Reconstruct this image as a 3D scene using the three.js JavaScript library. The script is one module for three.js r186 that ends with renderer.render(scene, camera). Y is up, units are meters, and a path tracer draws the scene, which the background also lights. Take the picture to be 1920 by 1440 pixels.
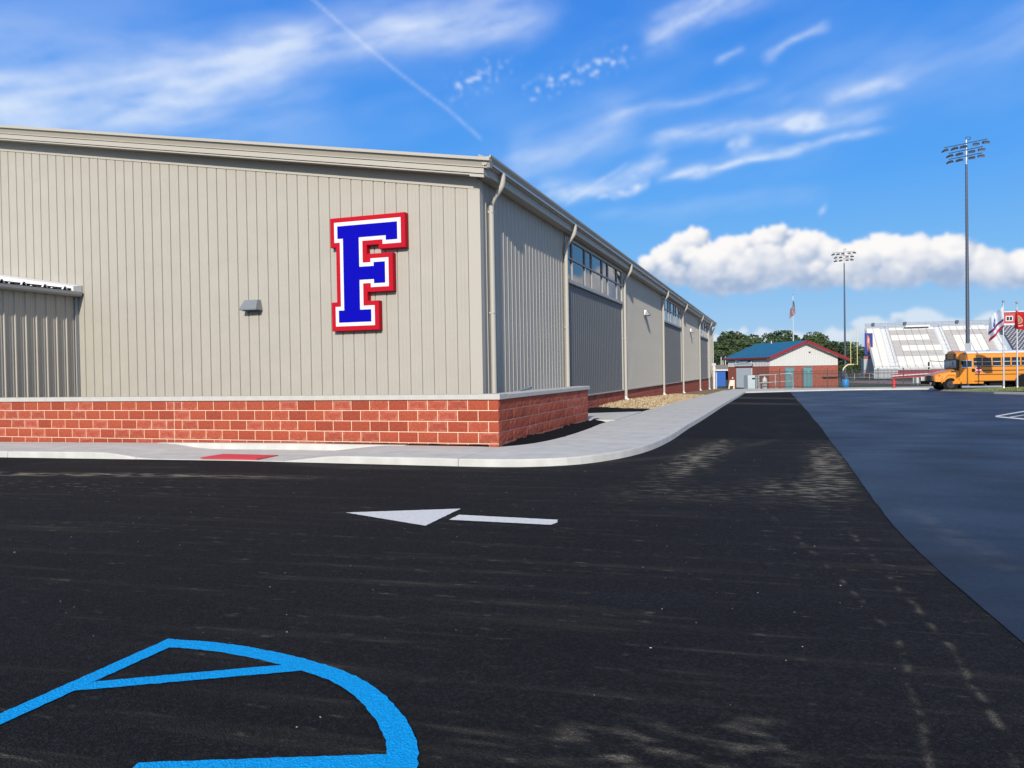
import * as THREE from 'three';
import { mergeGeometries, mergeVertices } from 'three/addons/utils/BufferGeometryUtils.js';

// ---------------------------------------------------------------- camera
const scene = new THREE.Scene();
const EYE = 1.48;
const camera = new THREE.PerspectiveCamera(52.62, 4 / 3, 0.1, 6000);
camera.rotation.order = 'YXZ';
camera.rotation.set(THREE.MathUtils.degToRad(-0.8535), THREE.MathUtils.degToRad(18.859), THREE.MathUtils.degToRad(-0.9487));
camera.position.set(0, EYE, 0);
camera.updateMatrixWorld(true);
scene.add(camera);

const renderer = new THREE.WebGLRenderer({ antialias: true });
renderer.setSize(1024, 768);
renderer.toneMapping = THREE.LinearToneMapping;
renderer.toneMappingExposure = 1.0;
renderer.shadowMap.enabled = true;

// ---------------------------------------------------------------- small maths
const D2R = Math.PI / 180;
const clamp = (v, a = 0, b = 1) => Math.min(b, Math.max(a, v));
const lerp = (a, b, t) => a + (b - a) * t;
const sst = (a, b, v) => { const t = clamp((v - a) / (b - a)); return t * t * (3 - 2 * t); };
function rngOf(seed) { let s = seed >>> 0; return () => { s = (s + 0x6D2B79F5) >>> 0; let t = s; t = Math.imul(t ^ (t >>> 15), t | 1); t ^= t + Math.imul(t ^ (t >>> 7), t | 61); return ((t ^ (t >>> 14)) >>> 0) / 4294967296; }; }
const rnd = rngOf(20240611);
const rr = (a, b) => a + (b - a) * rnd();
const PERM = new Uint8Array(512); { const r = rngOf(77), p = [...Array(256).keys()]; for (let i = 255; i > 0; i--) { const j = Math.floor(r() * (i + 1)); [p[i], p[j]] = [p[j], p[i]]; } for (let i = 0; i < 512; i++) PERM[i] = p[i & 255]; }
const GX = [], GY = []; for (let i = 0; i < 256; i++) { GX.push(Math.cos(i * 2.399963)); GY.push(Math.sin(i * 2.399963)); }
function noise(x, y) {           // gradient noise, about -0.7..0.7
  const xi = Math.floor(x), yi = Math.floor(y), fx = x - xi, fy = y - yi, X = xi & 255, Y = yi & 255;
  const u = fx * fx * fx * (fx * (fx * 6 - 15) + 10), v = fy * fy * fy * (fy * (fy * 6 - 15) + 10);
  const a = PERM[PERM[X] + Y], b = PERM[PERM[X + 1] + Y], c = PERM[PERM[X] + Y + 1], d = PERM[PERM[X + 1] + Y + 1];
  return lerp(lerp(GX[a] * fx + GY[a] * fy, GX[b] * (fx - 1) + GY[b] * fy, u), lerp(GX[c] * fx + GY[c] * (fy - 1), GX[d] * (fx - 1) + GY[d] * (fy - 1), u), v);
}
function fbm(x, y, n = 4) { let s = 0, a = 0.5, t = 0; for (let i = 0; i < n; i++) { s += a * noise(x + i * 17.3, y - i * 9.1); t += a; a *= 0.5; x *= 2.03; y *= 2.03; } return s / t; }
function billow(x, y, n = 4) { let s = 0, a = 0.5, t = 0; for (let i = 0; i < n; i++) { s += a * (1 - 2.2 * Math.abs(noise(x + i * 31.7, y + i * 5.3))); t += a; a *= 0.52; x *= 2.1; y *= 2.1; } return s / t; }
const interp = (x, pts) => { if (x <= pts[0][0]) return pts[0][1]; for (let i = 1; i < pts.length; i++) if (x <= pts[i][0]) return lerp(pts[i - 1][1], pts[i][1], (x - pts[i - 1][0]) / (pts[i][0] - pts[i - 1][0])); return pts[pts.length - 1][1]; };

// ---------------------------------------------------------------- sky and sun
const SUN = new THREE.Vector3(0.165, 0.46, 1).normalize();
function makeSky() {
  const W = 2048, H = 1024, data = new Float32Array(W * H * 4);
  const lin = (r, g, b) => [r, g, b].map((v) => { v /= 255; return v <= 0.04045 ? v / 12.92 : Math.pow((v + 0.055) / 1.055, 2.4); });
  const stops = [[-90, lin(120, 118, 112)], [-4, lin(160, 172, 180)], [0, lin(186, 208, 232)], [3, lin(160, 202, 238)], [7, lin(124, 187, 242)], [13, lin(88, 165, 244)], [20, lin(66, 147, 238)], [27, lin(46, 128, 228)], [45, lin(38, 84, 150)], [90, lin(28, 56, 104)]];
  const grad = (el) => { for (let i = 1; i < stops.length; i++) if (el <= stops[i][0]) { const [a, A] = stops[i - 1], [b, B] = stops[i], t = (el - a) / (b - a); return [0, 1, 2].map((k) => lerp(A[k], B[k], t)); } return stops[stops.length - 1][1]; };
  const rows = []; for (let y = 0; y < H; y++) rows.push(grad((y + 0.5) / H * 180 - 90));
  // cirrus streaks: way points in azimuth / elevation (degrees), width, strength
  const streaks = [
    { p: [[-60, 15.6], [-52, 16.6], [-47.5, 16.9], [-41, 18.7], [-37, 20.3]], w: 2.0, s: 0.9, f: 1 },
    { p: [[-41, 20.2], [-36.6, 21.4], [-28.5, 23.2], [-24, 23.9], [-14, 24.6]], w: 1.3, s: 1.05, f: 1 },
    { p: [[-56, 18.5], [-44, 19.6], [-35, 18.8], [-30, 20]], w: 3.2, s: 0.34, f: 1 },
    { p: [[-9.4, 22.2], [-7.6, 23.0], [-5.4, 23.8], [-1, 25.2], [4, 27.5]], w: 0.8, s: 0.8, f: 2 },
    { p: [[-0.4, 20.6], [1.5, 21.25], [3.4, 21.9]], w: 0.26, s: 0.7, f: 2 },
    { p: [[-3.7, 20.8], [-1.9, 21.3]], w: 0.2, s: 0.5, f: 2 },
    { p: [[3.2, 17.3], [5.5, 17.9], [8.6, 18.35]], w: 0.42, s: 0.75, f: 2 },
    { p: [[-8.2, 13.15], [-4.5, 14.0], [-1.8, 14.45], [2.4, 14.85], [7.8, 15.3]], w: 0.24, s: 1.0, f: 2 },
    { p: [[-7, 13.6], [-3, 14.5], [0, 14.9]], w: 0.4, s: 0.45, f: 2 },
    { p: [[-17, 13.0], [-12.5, 13.2], [-9.5, 14.0], [-6.6, 14.9]], w: 0.55, s: 0.9, f: 2 },
    { p: [[-9.6, 15.7], [-5.5, 16.35], [-1.8, 16.6], [3.8, 16.1], [8, 16.6]], w: 0.5, s: 0.62, f: 2 },
    { p: [[-19.5, 15.2], [-15, 15.8], [-11.5, 17.2], [-9, 18.6]], w: 1.5, s: 0.5, f: 1 },
    { p: [[-12, 17.6], [-5, 18.8], [0, 19.6]], w: 0.34, s: 0.4, f: 2 },
    { p: [[-4, 16.8], [5, 18.4], [15, 19.6], [28, 20.5]], w: 1.3, s: 0.3, f: 1 },
    { p: [[-2.5, 15.5], [-1.7, 15.6]], w: 0.36, s: 0.8, f: 4 }, { p: [[1.3, 16.1], [3.0, 16.25]], w: 0.4, s: 0.8, f: 4 },
    { p: [[-11.3, 12.65], [-9.9, 12.85]], w: 0.3, s: 0.85, f: 4 }, { p: [[-9.6, 12.98], [-8.9, 13.05]], w: 0.25, s: 0.8, f: 4 }, { p: [[-12.2, 12.6], [-11.9, 12.62]], w: 0.18, s: 0.7, f: 4 },
    { p: [[-13, 11.2], [-6, 11.3], [4, 11.9]], w: 0.5, s: 0.2, f: 1 }, { p: [[2.5, 10.6], [2.7, 10.9]], w: 0.16, s: 0.7, f: 4 },
  ];
  const contrails = [{ p: [[-33.5, 25.6], [-29.3, 22.68], [-26.3, 20.65], [-23.2, 18.64], [-20.6, 16.5]], w: 0.075, s: 0.42 }, { p: [[-14.6, 12.1], [-12.2, 13.6], [-10.0, 14.8]], w: 0.09, s: 0.32 }];
  const near = (az, el, p) => { let best = 1e9, along = 0, run = 0; for (let i = 1; i < p.length; i++) { const [ax, ay] = p[i - 1], [bx, by] = p[i], dx = bx - ax, dy = by - ay, L = dx * dx + dy * dy, t = clamp(((az - ax) * dx + (el - ay) * dy) / L), ex = az - ax - t * dx, ey = el - ay - t * dy, d = ex * ex + ey * ey; if (d < best) { best = d; along = run + t * Math.sqrt(L); } run += Math.sqrt(L); } return [Math.sqrt(best), along, run]; };
  const top = [[-10.4, 6.4], [-9.6, 7.0], [-9.0, 8.0], [-8.2, 8.7], [-7.3, 8.9], [-6.6, 9.5], [-5.6, 10.1], [-4.7, 9.6], [-4.1, 8.8], [-3.4, 9.1], [-2.4, 9.25], [-1.2, 9.5], [0.2, 9.95], [1.2, 9.3], [2.6, 9.1], [4.0, 8.2], [5.2, 8.0], [6.2, 8.75], [7.2, 8.5], [8.3, 8.3], [9.6, 8.3], [10.8, 8.05], [12.0, 7.3], [13.2, 6.9], [15, 6.7], [18, 7.4], [22, 6.6], [26, 7.6], [31, 6.4], [38, 5.6]];
  const bot = [[-10.4, 6.9], [-9.0, 6.7], [-7.6, 6.1], [-6, 5.5], [-3.8, 5.1], [0.5, 5.45], [4, 5.2], [8, 5.1], [12, 4.9], [15, 4.5], [38, 4.6]];
  const top2 = [[-9, 1.6], [-5, 2.2], [-2, 2.9], [2, 2.4], [4.4, 2.7], [5.4, 3.3], [6.4, 3.3], [7.6, 4.05], [8.8, 3.9], [9.6, 3.3], [11, 3.25], [12.5, 3.4], [14, 2.9], [18, 3.6], [24, 3.0], [40, 2.6]];
  // heads of cumulus: azimuth, elevation, radius, depth, height in the heap
  const heap = (T, B, n, r0, r1, seed) => { const q = rngOf(seed), o = []; for (let k = 0; k < n; k++) { const a = -9.4 + 52 * (k + q()) / n, t = interp(a, T), bb = interp(a, B), hh = t - bb; if (hh < 0.3) continue; const rad = lerp(r0, r1, q()) * clamp(hh / 2.2, 0.45, 1.1), u = q(), e = Math.min(bb + 0.25 * rad + u * hh, t - rad * 0.82); o.push([a, e, rad, 0.5 * (1 - u) + 0.5 * q(), clamp((e - bb) / hh)]); } return o; };
  const puffHigh = [...heap(top, bot, 90, 0.8, 1.6, 5), ...heap(top, bot, 150, 0.4, 0.85, 6), ...heap(top.map(([x, y]) => [x, y + 0.12]), top.map(([x, y]) => [x, y - 1.3]), 150, 0.3, 0.6, 7)], puffLow = [...heap(top2, [[-20, 0.6], [60, 0.6]], 80, 0.7, 1.2, 8), ...heap(top2, [[-20, 1.2], [60, 1.2]], 120, 0.35, 0.6, 9)];
  const sunAz = Math.atan2(SUN.x, -SUN.z) / D2R, sunEl = Math.asin(SUN.y) / D2R;
  for (let y = 0; y < H; y++) {
    const el = (y + 0.5) / H * 180 - 90, base = rows[y], cel = Math.cos(el * D2R), sel = Math.sin(el * D2R);
    for (let x = 0; x < W; x++) {
      let az = ((x + 0.5) / W - 0.25) * 360; if (az > 180) az -= 360;
      let [r, g, b] = base;
      if (el > -3) {
        // brightening round the sun
        const cs = cel * Math.cos(sunEl * D2R) * Math.cos((az - sunAz) * D2R) + sel * Math.sin(sunEl * D2R), ang = Math.acos(clamp(cs, -1, 1)) / D2R;
        const halo = 0.85 * Math.exp(-ang / 26) + 1.6 * Math.exp(-ang / 7);
        r += halo; g += halo * 0.97; b += halo * 0.92;
        let c = 0;     // veil of ice cloud
        const inView = sst(-92, -66, az) * sst(62, 30, az) * sst(44, 30, el);
        if (inView > 0) {
          const wx = az + 1.6 * fbm(az * 0.22, el * 0.5, 3), wy = el + 0.9 * fbm(az * 0.2 + 40, el * 0.45, 3);
          for (const s of streaks) {
            const [dist, along, len] = near(wx, wy, s.p); if (dist > s.w * 2.6) continue;
            const ends = s.f === 4 ? 1 : sst(-0.4, len * 0.16, along) * sst(-0.4, len * 0.2, len - along);
            let fib;
            if (s.f === 1) { const ta = az * 0.966 + el * 0.26, tb = el * 0.966 - az * 0.26; fib = 0.58 + 0.75 * fbm(ta * 0.10 + 0.5 * fbm(ta * 0.2, tb * 0.4, 2), tb * 0.5 + 3, 5) + 0.55 * fbm(ta * 0.28 + 7, tb * 1.5 + 0.8 * fbm(ta * 0.3, tb, 2), 5); }
            else if (s.f === 2) { const ta = az * 0.966 + el * 0.26, tb = el * 0.966 - az * 0.26; fib = 0.62 + 0.9 * fbm(ta * 0.22 + 9, tb * 2.0 + 0.6 * fbm(ta * 0.4, tb, 2), 5) + 0.3 * fbm(ta * 1.2, tb * 3, 3); }
            else fib = 0.6 + 1.2 * fbm(az * 1.1, el * 2.6, 5);
            c += s.s * ends * Math.exp(-Math.pow(dist / s.w, 2) * 0.9) * clamp(fib, 0, 1.3);
          }
          // flecks of high cloud
          const fl = Math.max(Math.exp(-Math.pow(near(az, el, [[-22.6, 20.0], [-19, 21.3]])[0] / 0.75, 2)), Math.exp(-Math.pow(near(az, el, [[-16.8, 19.8], [-14.2, 20.8], [-10.6, 21.6]])[0] / 0.8, 2)));
          if (fl > 0.03) c += fl * sst(0.12, 0.42, fbm(az * 1.5 + 3, el * 2.4, 4) + 0.12 * fl) * 0.75;
          for (const s of contrails) { const [dist, along, len] = near(az, el, s.p); if (dist < 0.8) c += s.s * Math.exp(-Math.pow(dist / s.w, 2)) * (0.8 + 0.5 * noise(along * 2.5, 1)) * sst(0, 0.5, len - along); }
          c += 0.14 * sst(-0.25, 0.5, fbm(az * 0.06 + 3 + el * 0.02, el * 0.22 - az * 0.05, 4)) * sst(11, 15, el); c *= inView;
        }
        if (el > 2 && inView < 1) {
          const k = 60 / (sel + 0.12), px = Math.cos(az * D2R) * k * cel, py = Math.sin(az * D2R) * k * cel;
          c += (1 - inView) * 0.75 * sst(0.05, 0.45, fbm(px * 0.012, py * 0.03, 4) + 0.22) * sst(2, 8, el);
        }
        c = clamp(c, 0, 0.9) * sst(-2, 4, el);
        r = lerp(r, Math.max(r, 0.80), c * 0.86); g = lerp(g, Math.max(g, 0.90), c * 0.84); b = lerp(b, Math.max(b, 0.985), c);
        // heaped cloud low over the stadium, and a fainter bank below it
        if (el > -1 && el < 13 && az > -14 && az < 46) for (const puffs of [puffLow, puffHigh]) {
          const wx = az + 0.42 * fbm(az * 1.2, el * 1.2, 4) + 0.16 * fbm(az * 4, el * 4, 3), wy = el + 0.36 * fbm(az * 1.2 + 30, el * 1.2, 4) + 0.14 * fbm(az * 4 + 9, el * 4, 3);
          let best = -1e9, cover = 0, nx = 0, ny = 0, nz = 0, ws = 0, hs = 0;
          for (const [px, py, pr, pd, ph] of puffs) {
            const dx = wx - px, dy = wy - py, q = 1 - (dx * dx + dy * dy) / (pr * pr); if (q <= 0) continue;
            const zz = Math.sqrt(q), w = Math.exp(9.0 * (zz * pr + pd)); cover = Math.max(cover, q); nx += w * dx / pr; ny += w * dy / pr; nz += w * zz; hs += w * ph; ws += w;
          }
          if (cover <= 0) continue;
          const nl = Math.hypot(nx, ny, nz), h = hs / ws, face = (-0.12 * nx + 0.62 * ny + 0.62 * nz) / nl;
          const hi = puffs === puffHigh, al = sst(0.0, hi ? 0.16 : 0.5, cover) * (hi ? sst(interp(az, bot) - 0.35, interp(az, bot) + 0.5, el + 0.5 * fbm(az * 0.8, el, 3)) : 0.5 * sst(0.2, 1.6, el));
          let lit = 0.06 + 1.08 * sst(0.15, 0.95, face) * lerp(0.22, 1, sst(0.05, 0.7, h)) + 0.75 * fbm(az * 0.42 + 5, el * 0.8, 5) + 0.42 * fbm(az * 1.7, el * 2.2, 4) + (hi ? 0 : 0.15); lit = clamp(lit);
          r = lerp(r, lerp(0.36, 0.98, lit), al); g = lerp(g, lerp(0.475, 0.96, lit), al); b = lerp(b, lerp(0.68, 0.95, lit), al);
        }
      }
      const i = (y * W + x) * 4; data[i] = r; data[i + 1] = g; data[i + 2] = b; data[i + 3] = 1;
    }
  }
  const t = new THREE.DataTexture(data, W, H, THREE.RGBAFormat, THREE.FloatType);
  t.mapping = THREE.EquirectangularReflectionMapping; t.magFilter = t.minFilter = THREE.LinearFilter; t.needsUpdate = true;
  return t;
}
const skyTex = makeSky();
scene.background = skyTex; scene.environment = skyTex;
const sun = new THREE.DirectionalLight(new THREE.Color(1, 0.935, 0.83), 4.7);
sun.position.copy(SUN).multiplyScalar(200).add(new THREE.Vector3(0, 0, -60));
sun.target.position.set(0, 0, -60); scene.add(sun, sun.target);
sun.castShadow = true; sun.shadow.mapSize.set(4096, 4096);
Object.assign(sun.shadow.camera, { left: -90, right: 90, top: 90, bottom: -90, near: 1, far: 600 });

// ---------------------------------------------------------------- ground height and picture helpers
const GZ = [[-60, 0], [20, 0], [34, -0.12], [46, -0.27], [57, -0.40], [68, -0.52], [95, -0.85], [140, -1.12], [400, -1.27], [4000, -1.3]];
const tilt = (x, z) => (x < -9 ? 0.009 * (Math.max(x, -22) + 9) * sst(-20, -13, z) : 0);
const ground = (x, z) => interp(-z, GZ) + tilt(x, z);
function ray(px, py) { const f = 1456.1; return new THREE.Vector3((px - 960) / f, (720 - py) / f, -1).applyQuaternion(camera.quaternion); }
const eye = new THREE.Vector3(0, EYE, 0);
const atDepth = (px, py, depth) => ray(px, py).multiplyScalar(depth).add(eye);
const atZ = (px, py, z) => { const d = ray(px, py); return d.multiplyScalar(z / d.z).add(eye); };
function onGround(px, py, dh = 0) { const d = ray(px, py); let lo = 0.5, hi = 900; for (let i = 0; i < 50; i++) { const m = (lo + hi) / 2, y = EYE + d.y * m; if (y > ground(d.x * m, d.z * m) + dh) lo = m; else hi = m; } const q = d.multiplyScalar(lo).add(eye); q.y = ground(q.x, q.z) + dh; return q; }

// ---------------------------------------------------------------- object helpers
const taken = {};
function numbered(n) { const k = taken[n] = (taken[n] ?? -1) + 1; return k ? `${n}_${String(k).padStart(3, '0')}` : n; }
function tag(o, label, category, group, kind) { if (label) o.userData.label = label; if (category) o.userData.category = category; if (group) o.userData.group = group; if (kind) o.userData.kind = kind; return o; }
function thing(name, label, category, group) { const o = new THREE.Group(); o.name = numbered(name); scene.add(o); return tag(o, label, category, group); }
function setting(name, geo, mat) { const o = geo ? mesh(geo, mat) : new THREE.Group(); o.name = numbered(name); o.userData.kind = 'structure'; scene.add(o); return o; }
function mesh(geo, mat) { const m = new THREE.Mesh(geo, mat); m.castShadow = m.receiveShadow = true; return m; }
function part(parent, name, geo, mat, label, kind) { const m = mesh(geo, mat); m.name = name; parent.add(m); if (label) m.userData.label = label; if (kind) m.userData.kind = kind; return m; }
function single(name, geo, mat, label, category, group) { const m = mesh(geo, mat); m.name = numbered(name); scene.add(m); return tag(m, label, category, group); }
function metreUV(g) {
  const p = g.attributes.position, n = g.attributes.normal, uv = new Float32Array(p.count * 2);
  for (let i = 0; i < p.count; i++) {
    const ax = Math.abs(n.getX(i)), ay = Math.abs(n.getY(i)), az = Math.abs(n.getZ(i)), x = p.getX(i), y = p.getY(i), z = p.getZ(i);
    if (ay >= ax && ay >= az) { uv[2 * i] = x; uv[2 * i + 1] = z; } else if (ax >= az) { uv[2 * i] = z; uv[2 * i + 1] = y; } else { uv[2 * i] = x; uv[2 * i + 1] = y; }
  }
  g.setAttribute('uv', new THREE.BufferAttribute(uv, 2)); return g;
}
const clean = (g) => { g = g.index ? g.toNonIndexed() : g; for (const k of Object.keys(g.attributes)) if (!['position', 'normal', 'uv'].includes(k)) g.deleteAttribute(k); g.morphAttributes = {}; return g; };
const merge = (l, uv = true) => { const g = l.length === 1 ? clean(l[0]) : mergeGeometries(l.map(clean), false); return uv ? metreUV(g) : g; };
const E = new THREE.Euler(), Q = new THREE.Quaternion(), M4 = new THREE.Matrix4(), ONE = new THREE.Vector3(1, 1, 1);
function place(g, x = 0, y = 0, z = 0, ry = 0, rx = 0, rz = 0) { E.set(rx, ry, rz, 'YXZ'); g.applyMatrix4(M4.compose(new THREE.Vector3(x, y, z), Q.setFromEuler(E), ONE)); return g; }
const bx = (w, h, d, x = 0, y = 0, z = 0, ry = 0, rx = 0, rz = 0) => place(new THREE.BoxGeometry(w, h, d), x, y, z, ry, rx, rz);
const cyl = (r0, r1, h, x = 0, y = 0, z = 0, seg = 14, rx = 0, rz = 0, ry = 0) => place(new THREE.CylinderGeometry(r0, r1, h, seg), x, y, z, ry, rx, rz);
const V = (x, y, z) => new THREE.Vector3(x, y, z);
const tube = (pts, r, seg = 24, rad = 8, closed = false) => new THREE.TubeGeometry(new THREE.CatmullRomCurve3(pts, closed, 'catmullrom', 0.25), seg, r, rad, closed);
function bar(a, b, w, h = w) { const d = b.clone().sub(a), L = d.length(), g = new THREE.BoxGeometry(w, h, L); const m = new THREE.Matrix4().lookAt(b, a, Math.abs(d.y) > 0.98 * L ? V(1, 0, 0) : V(0, 1, 0)); g.applyMatrix4(m); const c = a.clone().add(b).multiplyScalar(0.5); return g.translate(c.x, c.y, c.z); }
function rod(a, b, r, seg = 8, r2 = r) { const d = b.clone().sub(a), g = new THREE.CylinderGeometry(r2, r, d.length(), seg); g.applyQuaternion(new THREE.Quaternion().setFromUnitVectors(V(0, 1, 0), d.clone().normalize())); const c = a.clone().add(b).multiplyScalar(0.5); return g.translate(c.x, c.y, c.z); }
function ext(pts, depth, bevel = 0) { const s = new THREE.Shape(pts.map(([x, y]) => new THREE.Vector2(x, y))); return new THREE.ExtrudeGeometry(s, { depth, bevelEnabled: bevel > 0, bevelSize: bevel, bevelThickness: bevel, bevelOffset: -bevel, bevelSegments: 1, curveSegments: 6 }); }
function soup(tris) { const g = new THREE.BufferGeometry(); g.setAttribute('position', new THREE.Float32BufferAttribute(tris, 3)); g.computeVertexNormals(); return metreUV(g); }
const quad = (o, a, b, c, d) => o.push(...a, ...b, ...c, ...a, ...c, ...d);
// sheet over a tensor grid; f(u, v) -> [x, y, z], col(u, v) -> [r, g, b] linear
function sheet(us, vs, f, col) {
  const n = us.length, m = vs.length, P = new Float32Array(n * m * 3), U = new Float32Array(n * m * 2), C = col && new Float32Array(n * m * 3), I = [];
  for (let j = 0; j < m; j++) for (let i = 0; i < n; i++) { const k = j * n + i, q = f(us[i], vs[j]); P.set(q, 3 * k); U[2 * k] = q[0]; U[2 * k + 1] = q[2]; if (col) C.set(col(us[i], vs[j], q), 3 * k); }
  for (let j = 0; j + 1 < m; j++) for (let i = 0; i + 1 < n; i++) { const a = j * n + i, b = a + 1, c = a + n, d = c + 1; I.push(a, b, d, a, d, c); }
  const g = new THREE.BufferGeometry(); g.setAttribute('position', new THREE.BufferAttribute(P, 3)); g.setAttribute('uv', new THREE.BufferAttribute(U, 2)); if (col) g.setAttribute('color', new THREE.BufferAttribute(C, 3)); g.setIndex(I); g.computeVertexNormals(); return g;
}
const range = (a, b, s) => { const n = Math.max(1, Math.round(Math.abs(b - a) / s)), o = []; for (let i = 0; i < n; i++) o.push(lerp(a, b, i / n)); return o; };

// ---------------------------------------------------------------- textures and materials
function dataTex(w, h, f, repeat, srgb = true) {
  const d = new Uint8Array(w * h * 4);
  for (let y = 0; y < h; y++) for (let x = 0; x < w; x++) { const c = f(x / w, y / h, x, y), i = (y * w + x) * 4; for (let k = 0; k < 3; k++) d[i + k] = clamp(Array.isArray(c) ? c[k] : c) * 255; d[i + 3] = 255; }
  const t = new THREE.DataTexture(d, w, h); t.wrapS = t.wrapT = THREE.RepeatWrapping; t.magFilter = THREE.LinearFilter; t.minFilter = THREE.LinearMipmapLinearFilter; t.generateMipmaps = true;
  if (repeat) t.repeat.set(repeat, repeat); if (srgb) t.colorSpace = THREE.SRGBColorSpace; t.needsUpdate = true; return t;
}
function canvasTex(w, h, draw) { const c = document.createElement('canvas'); c.width = w; c.height = h; draw(c.getContext('2d'), w, h); const t = new THREE.CanvasTexture(c); t.colorSpace = THREE.SRGBColorSpace; return t; }
const tileNoise = (u, v, s, n = 4) => { const a = u, b = v; return (fbm(u * s, v * s, n) * (1 - a) * (1 - b) + fbm((u - 1) * s, v * s, n) * a * (1 - b) + fbm(u * s, (v - 1) * s, n) * (1 - a) * b + fbm((u - 1) * s, (v - 1) * s, n) * a * b) / Math.sqrt((a * a + (1 - a) * (1 - a)) * (b * b + (1 - b) * (1 - b))); };
const rgb = (r, g, b) => new THREE.Color().setRGB(r, g, b);
const std = (color, roughness = 0.6, extra = {}) => new THREE.MeshStandardMaterial({ color, roughness, metalness: 0, ...extra });

const grit = rngOf(5);
const gritGrid = new Float32Array(512 * 512); for (let i = 0; i < gritGrid.length; i++) gritGrid[i] = grit();
const gritAt = (x, y) => gritGrid[((y & 511) << 9) + (x & 511)];
const stoneField = (() => { // pebbly field for asphalt
  const n = 512, f = new Float32Array(n * n), r = rngOf(9);
  for (let k = 0; k < 14000; k++) { const cx = r() * n, cy = r() * n, rad = 1.2 + 3.2 * r() * r(), h = 0.35 + 0.65 * r(); for (let y = Math.floor(cy - rad); y <= cy + rad; y++) for (let x = Math.floor(cx - rad); x <= cx + rad; x++) { const d = Math.hypot(x - cx, y - cy) / rad; if (d < 1) { const i = (((y + n) % n) * n) + ((x + n) % n); f[i] = Math.max(f[i], h * Math.sqrt(1 - d * d)); } } }
  return f;
})();
const aspTex = dataTex(512, 512, (u, v, x, y) => { const s = stoneField[y * 512 + x], g = gritAt(x, y); return 0.52 + 0.26 * s + 0.16 * g + (g > 0.992 ? 0.5 : 0); }, 1 / 0.9);
const aspBump = dataTex(512, 512, (u, v, x, y) => stoneField[y * 512 + x] * 0.85 + gritAt(x, y) * 0.15, 1 / 0.9, false);
const concTex = dataTex(512, 512, (u, v, x, y) => { const n = tileNoise(u, v, 7, 5), m = tileNoise(u + 0.3, v, 3, 3); const q = 0.86 + 0.10 * n + 0.08 * m + 0.05 * (gritAt(x, y) - 0.5); return [q, q * 0.995, q * 0.985]; }, 1 / 2.4);
const concBump = dataTex(256, 256, (u, v, x, y) => 0.5 + 0.3 * fbm(u * 3, v * 90, 2) + 0.3 * (gritAt(x, y) - 0.5), 1 / 0.8, false);
// worn and polished streaks in the seal coat
const sealWear = dataTex(512, 512, (u, v, x, y) => { const q = 0.80 + 0.34 * tileNoise(u * 0.999, v, 6, 5) + 0.30 * fbm(u * 2, v * 26, 4) * Math.sin(Math.PI * u) * Math.sin(Math.PI * v) + 0.08 * (gritAt(x, y) - 0.5); return q; }, 1 / 11, false);
const M = {};
M.asphalt = new THREE.MeshPhysicalMaterial({ color: 0xffffff, vertexColors: true, map: aspTex, bumpMap: aspBump, bumpScale: 0.006, roughness: 0.95, specularIntensity: 0.3 });
M.seal = new THREE.MeshPhysicalMaterial({ color: 0xffffff, vertexColors: true, map: aspTex, bumpMap: aspBump, bumpScale: 0.0012, roughness: 0.62, roughnessMap: sealWear, specularIntensity: 0.85 });
M.concrete = std(rgb(0.70, 0.69, 0.645), 0.85, { map: concTex, bumpMap: concBump, bumpScale: 0.0015 });
M.coping = std(rgb(0.64, 0.62, 0.57), 0.8, { map: concTex });
M.mortar = std(rgb(0.74, 0.56, 0.39), 0.95);
M.mortarShaded = std(rgb(0.56, 0.42, 0.31), 0.95);  // darker copy of the mortar, shade of the side faces in its colour
const paintTex = dataTex(256, 256, (u, v) => { const q = 0.96 + 0.04 * tileNoise(u, v, 5, 4); return q; }, 1 / 3);
M.tan = std(rgb(0.41, 0.382, 0.324), 0.6, { map: paintTex });
M.tanTrim = std(rgb(0.40, 0.372, 0.314), 0.55);
M.charcoal = std(rgb(0.115, 0.118, 0.12), 0.55, { map: paintTex });
M.greyTrim = std(rgb(0.27, 0.275, 0.28), 0.45);
M.gutter = std(rgb(0.30, 0.285, 0.265), 0.45);
M.pipe = std(rgb(0.40, 0.38, 0.33), 0.55);
M.white = std(rgb(0.60, 0.60, 0.585), 0.55);
M.black = new THREE.MeshPhysicalMaterial({ color: rgb(0.008, 0.008, 0.009), roughness: 0.8, specularIntensity: 0.4 });
M.rubber = new THREE.MeshPhysicalMaterial({ color: rgb(0.01, 0.01, 0.011), roughness: 0.9, specularIntensity: 0.4 });
M.alu = std(rgb(0.55, 0.56, 0.58), 0.35, { metalness: 0.7 });
M.galv = std(rgb(0.42, 0.44, 0.46), 0.45, { metalness: 0.5 });
M.glass = new THREE.MeshPhysicalMaterial({ color: rgb(0.30, 0.34, 0.37), roughness: 0.02, transmission: 1, thickness: 0, ior: 1.55 });
M.soil = new THREE.MeshPhysicalMaterial({ color: rgb(0.007, 0.007, 0.008), roughness: 1, specularIntensity: 0.2 });
M.red = new THREE.MeshPhysicalMaterial({ color: rgb(0.43, 0.004, 0.016), roughness: 0.6, specularIntensity: 0.25 });
M.blue = new THREE.MeshPhysicalMaterial({ color: rgb(0.001, 0.0005, 0.34), roughness: 0.7, specularIntensity: 0.15 });
M.signWhite = std(rgb(0.66, 0.67, 0.67), 0.5);

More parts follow.
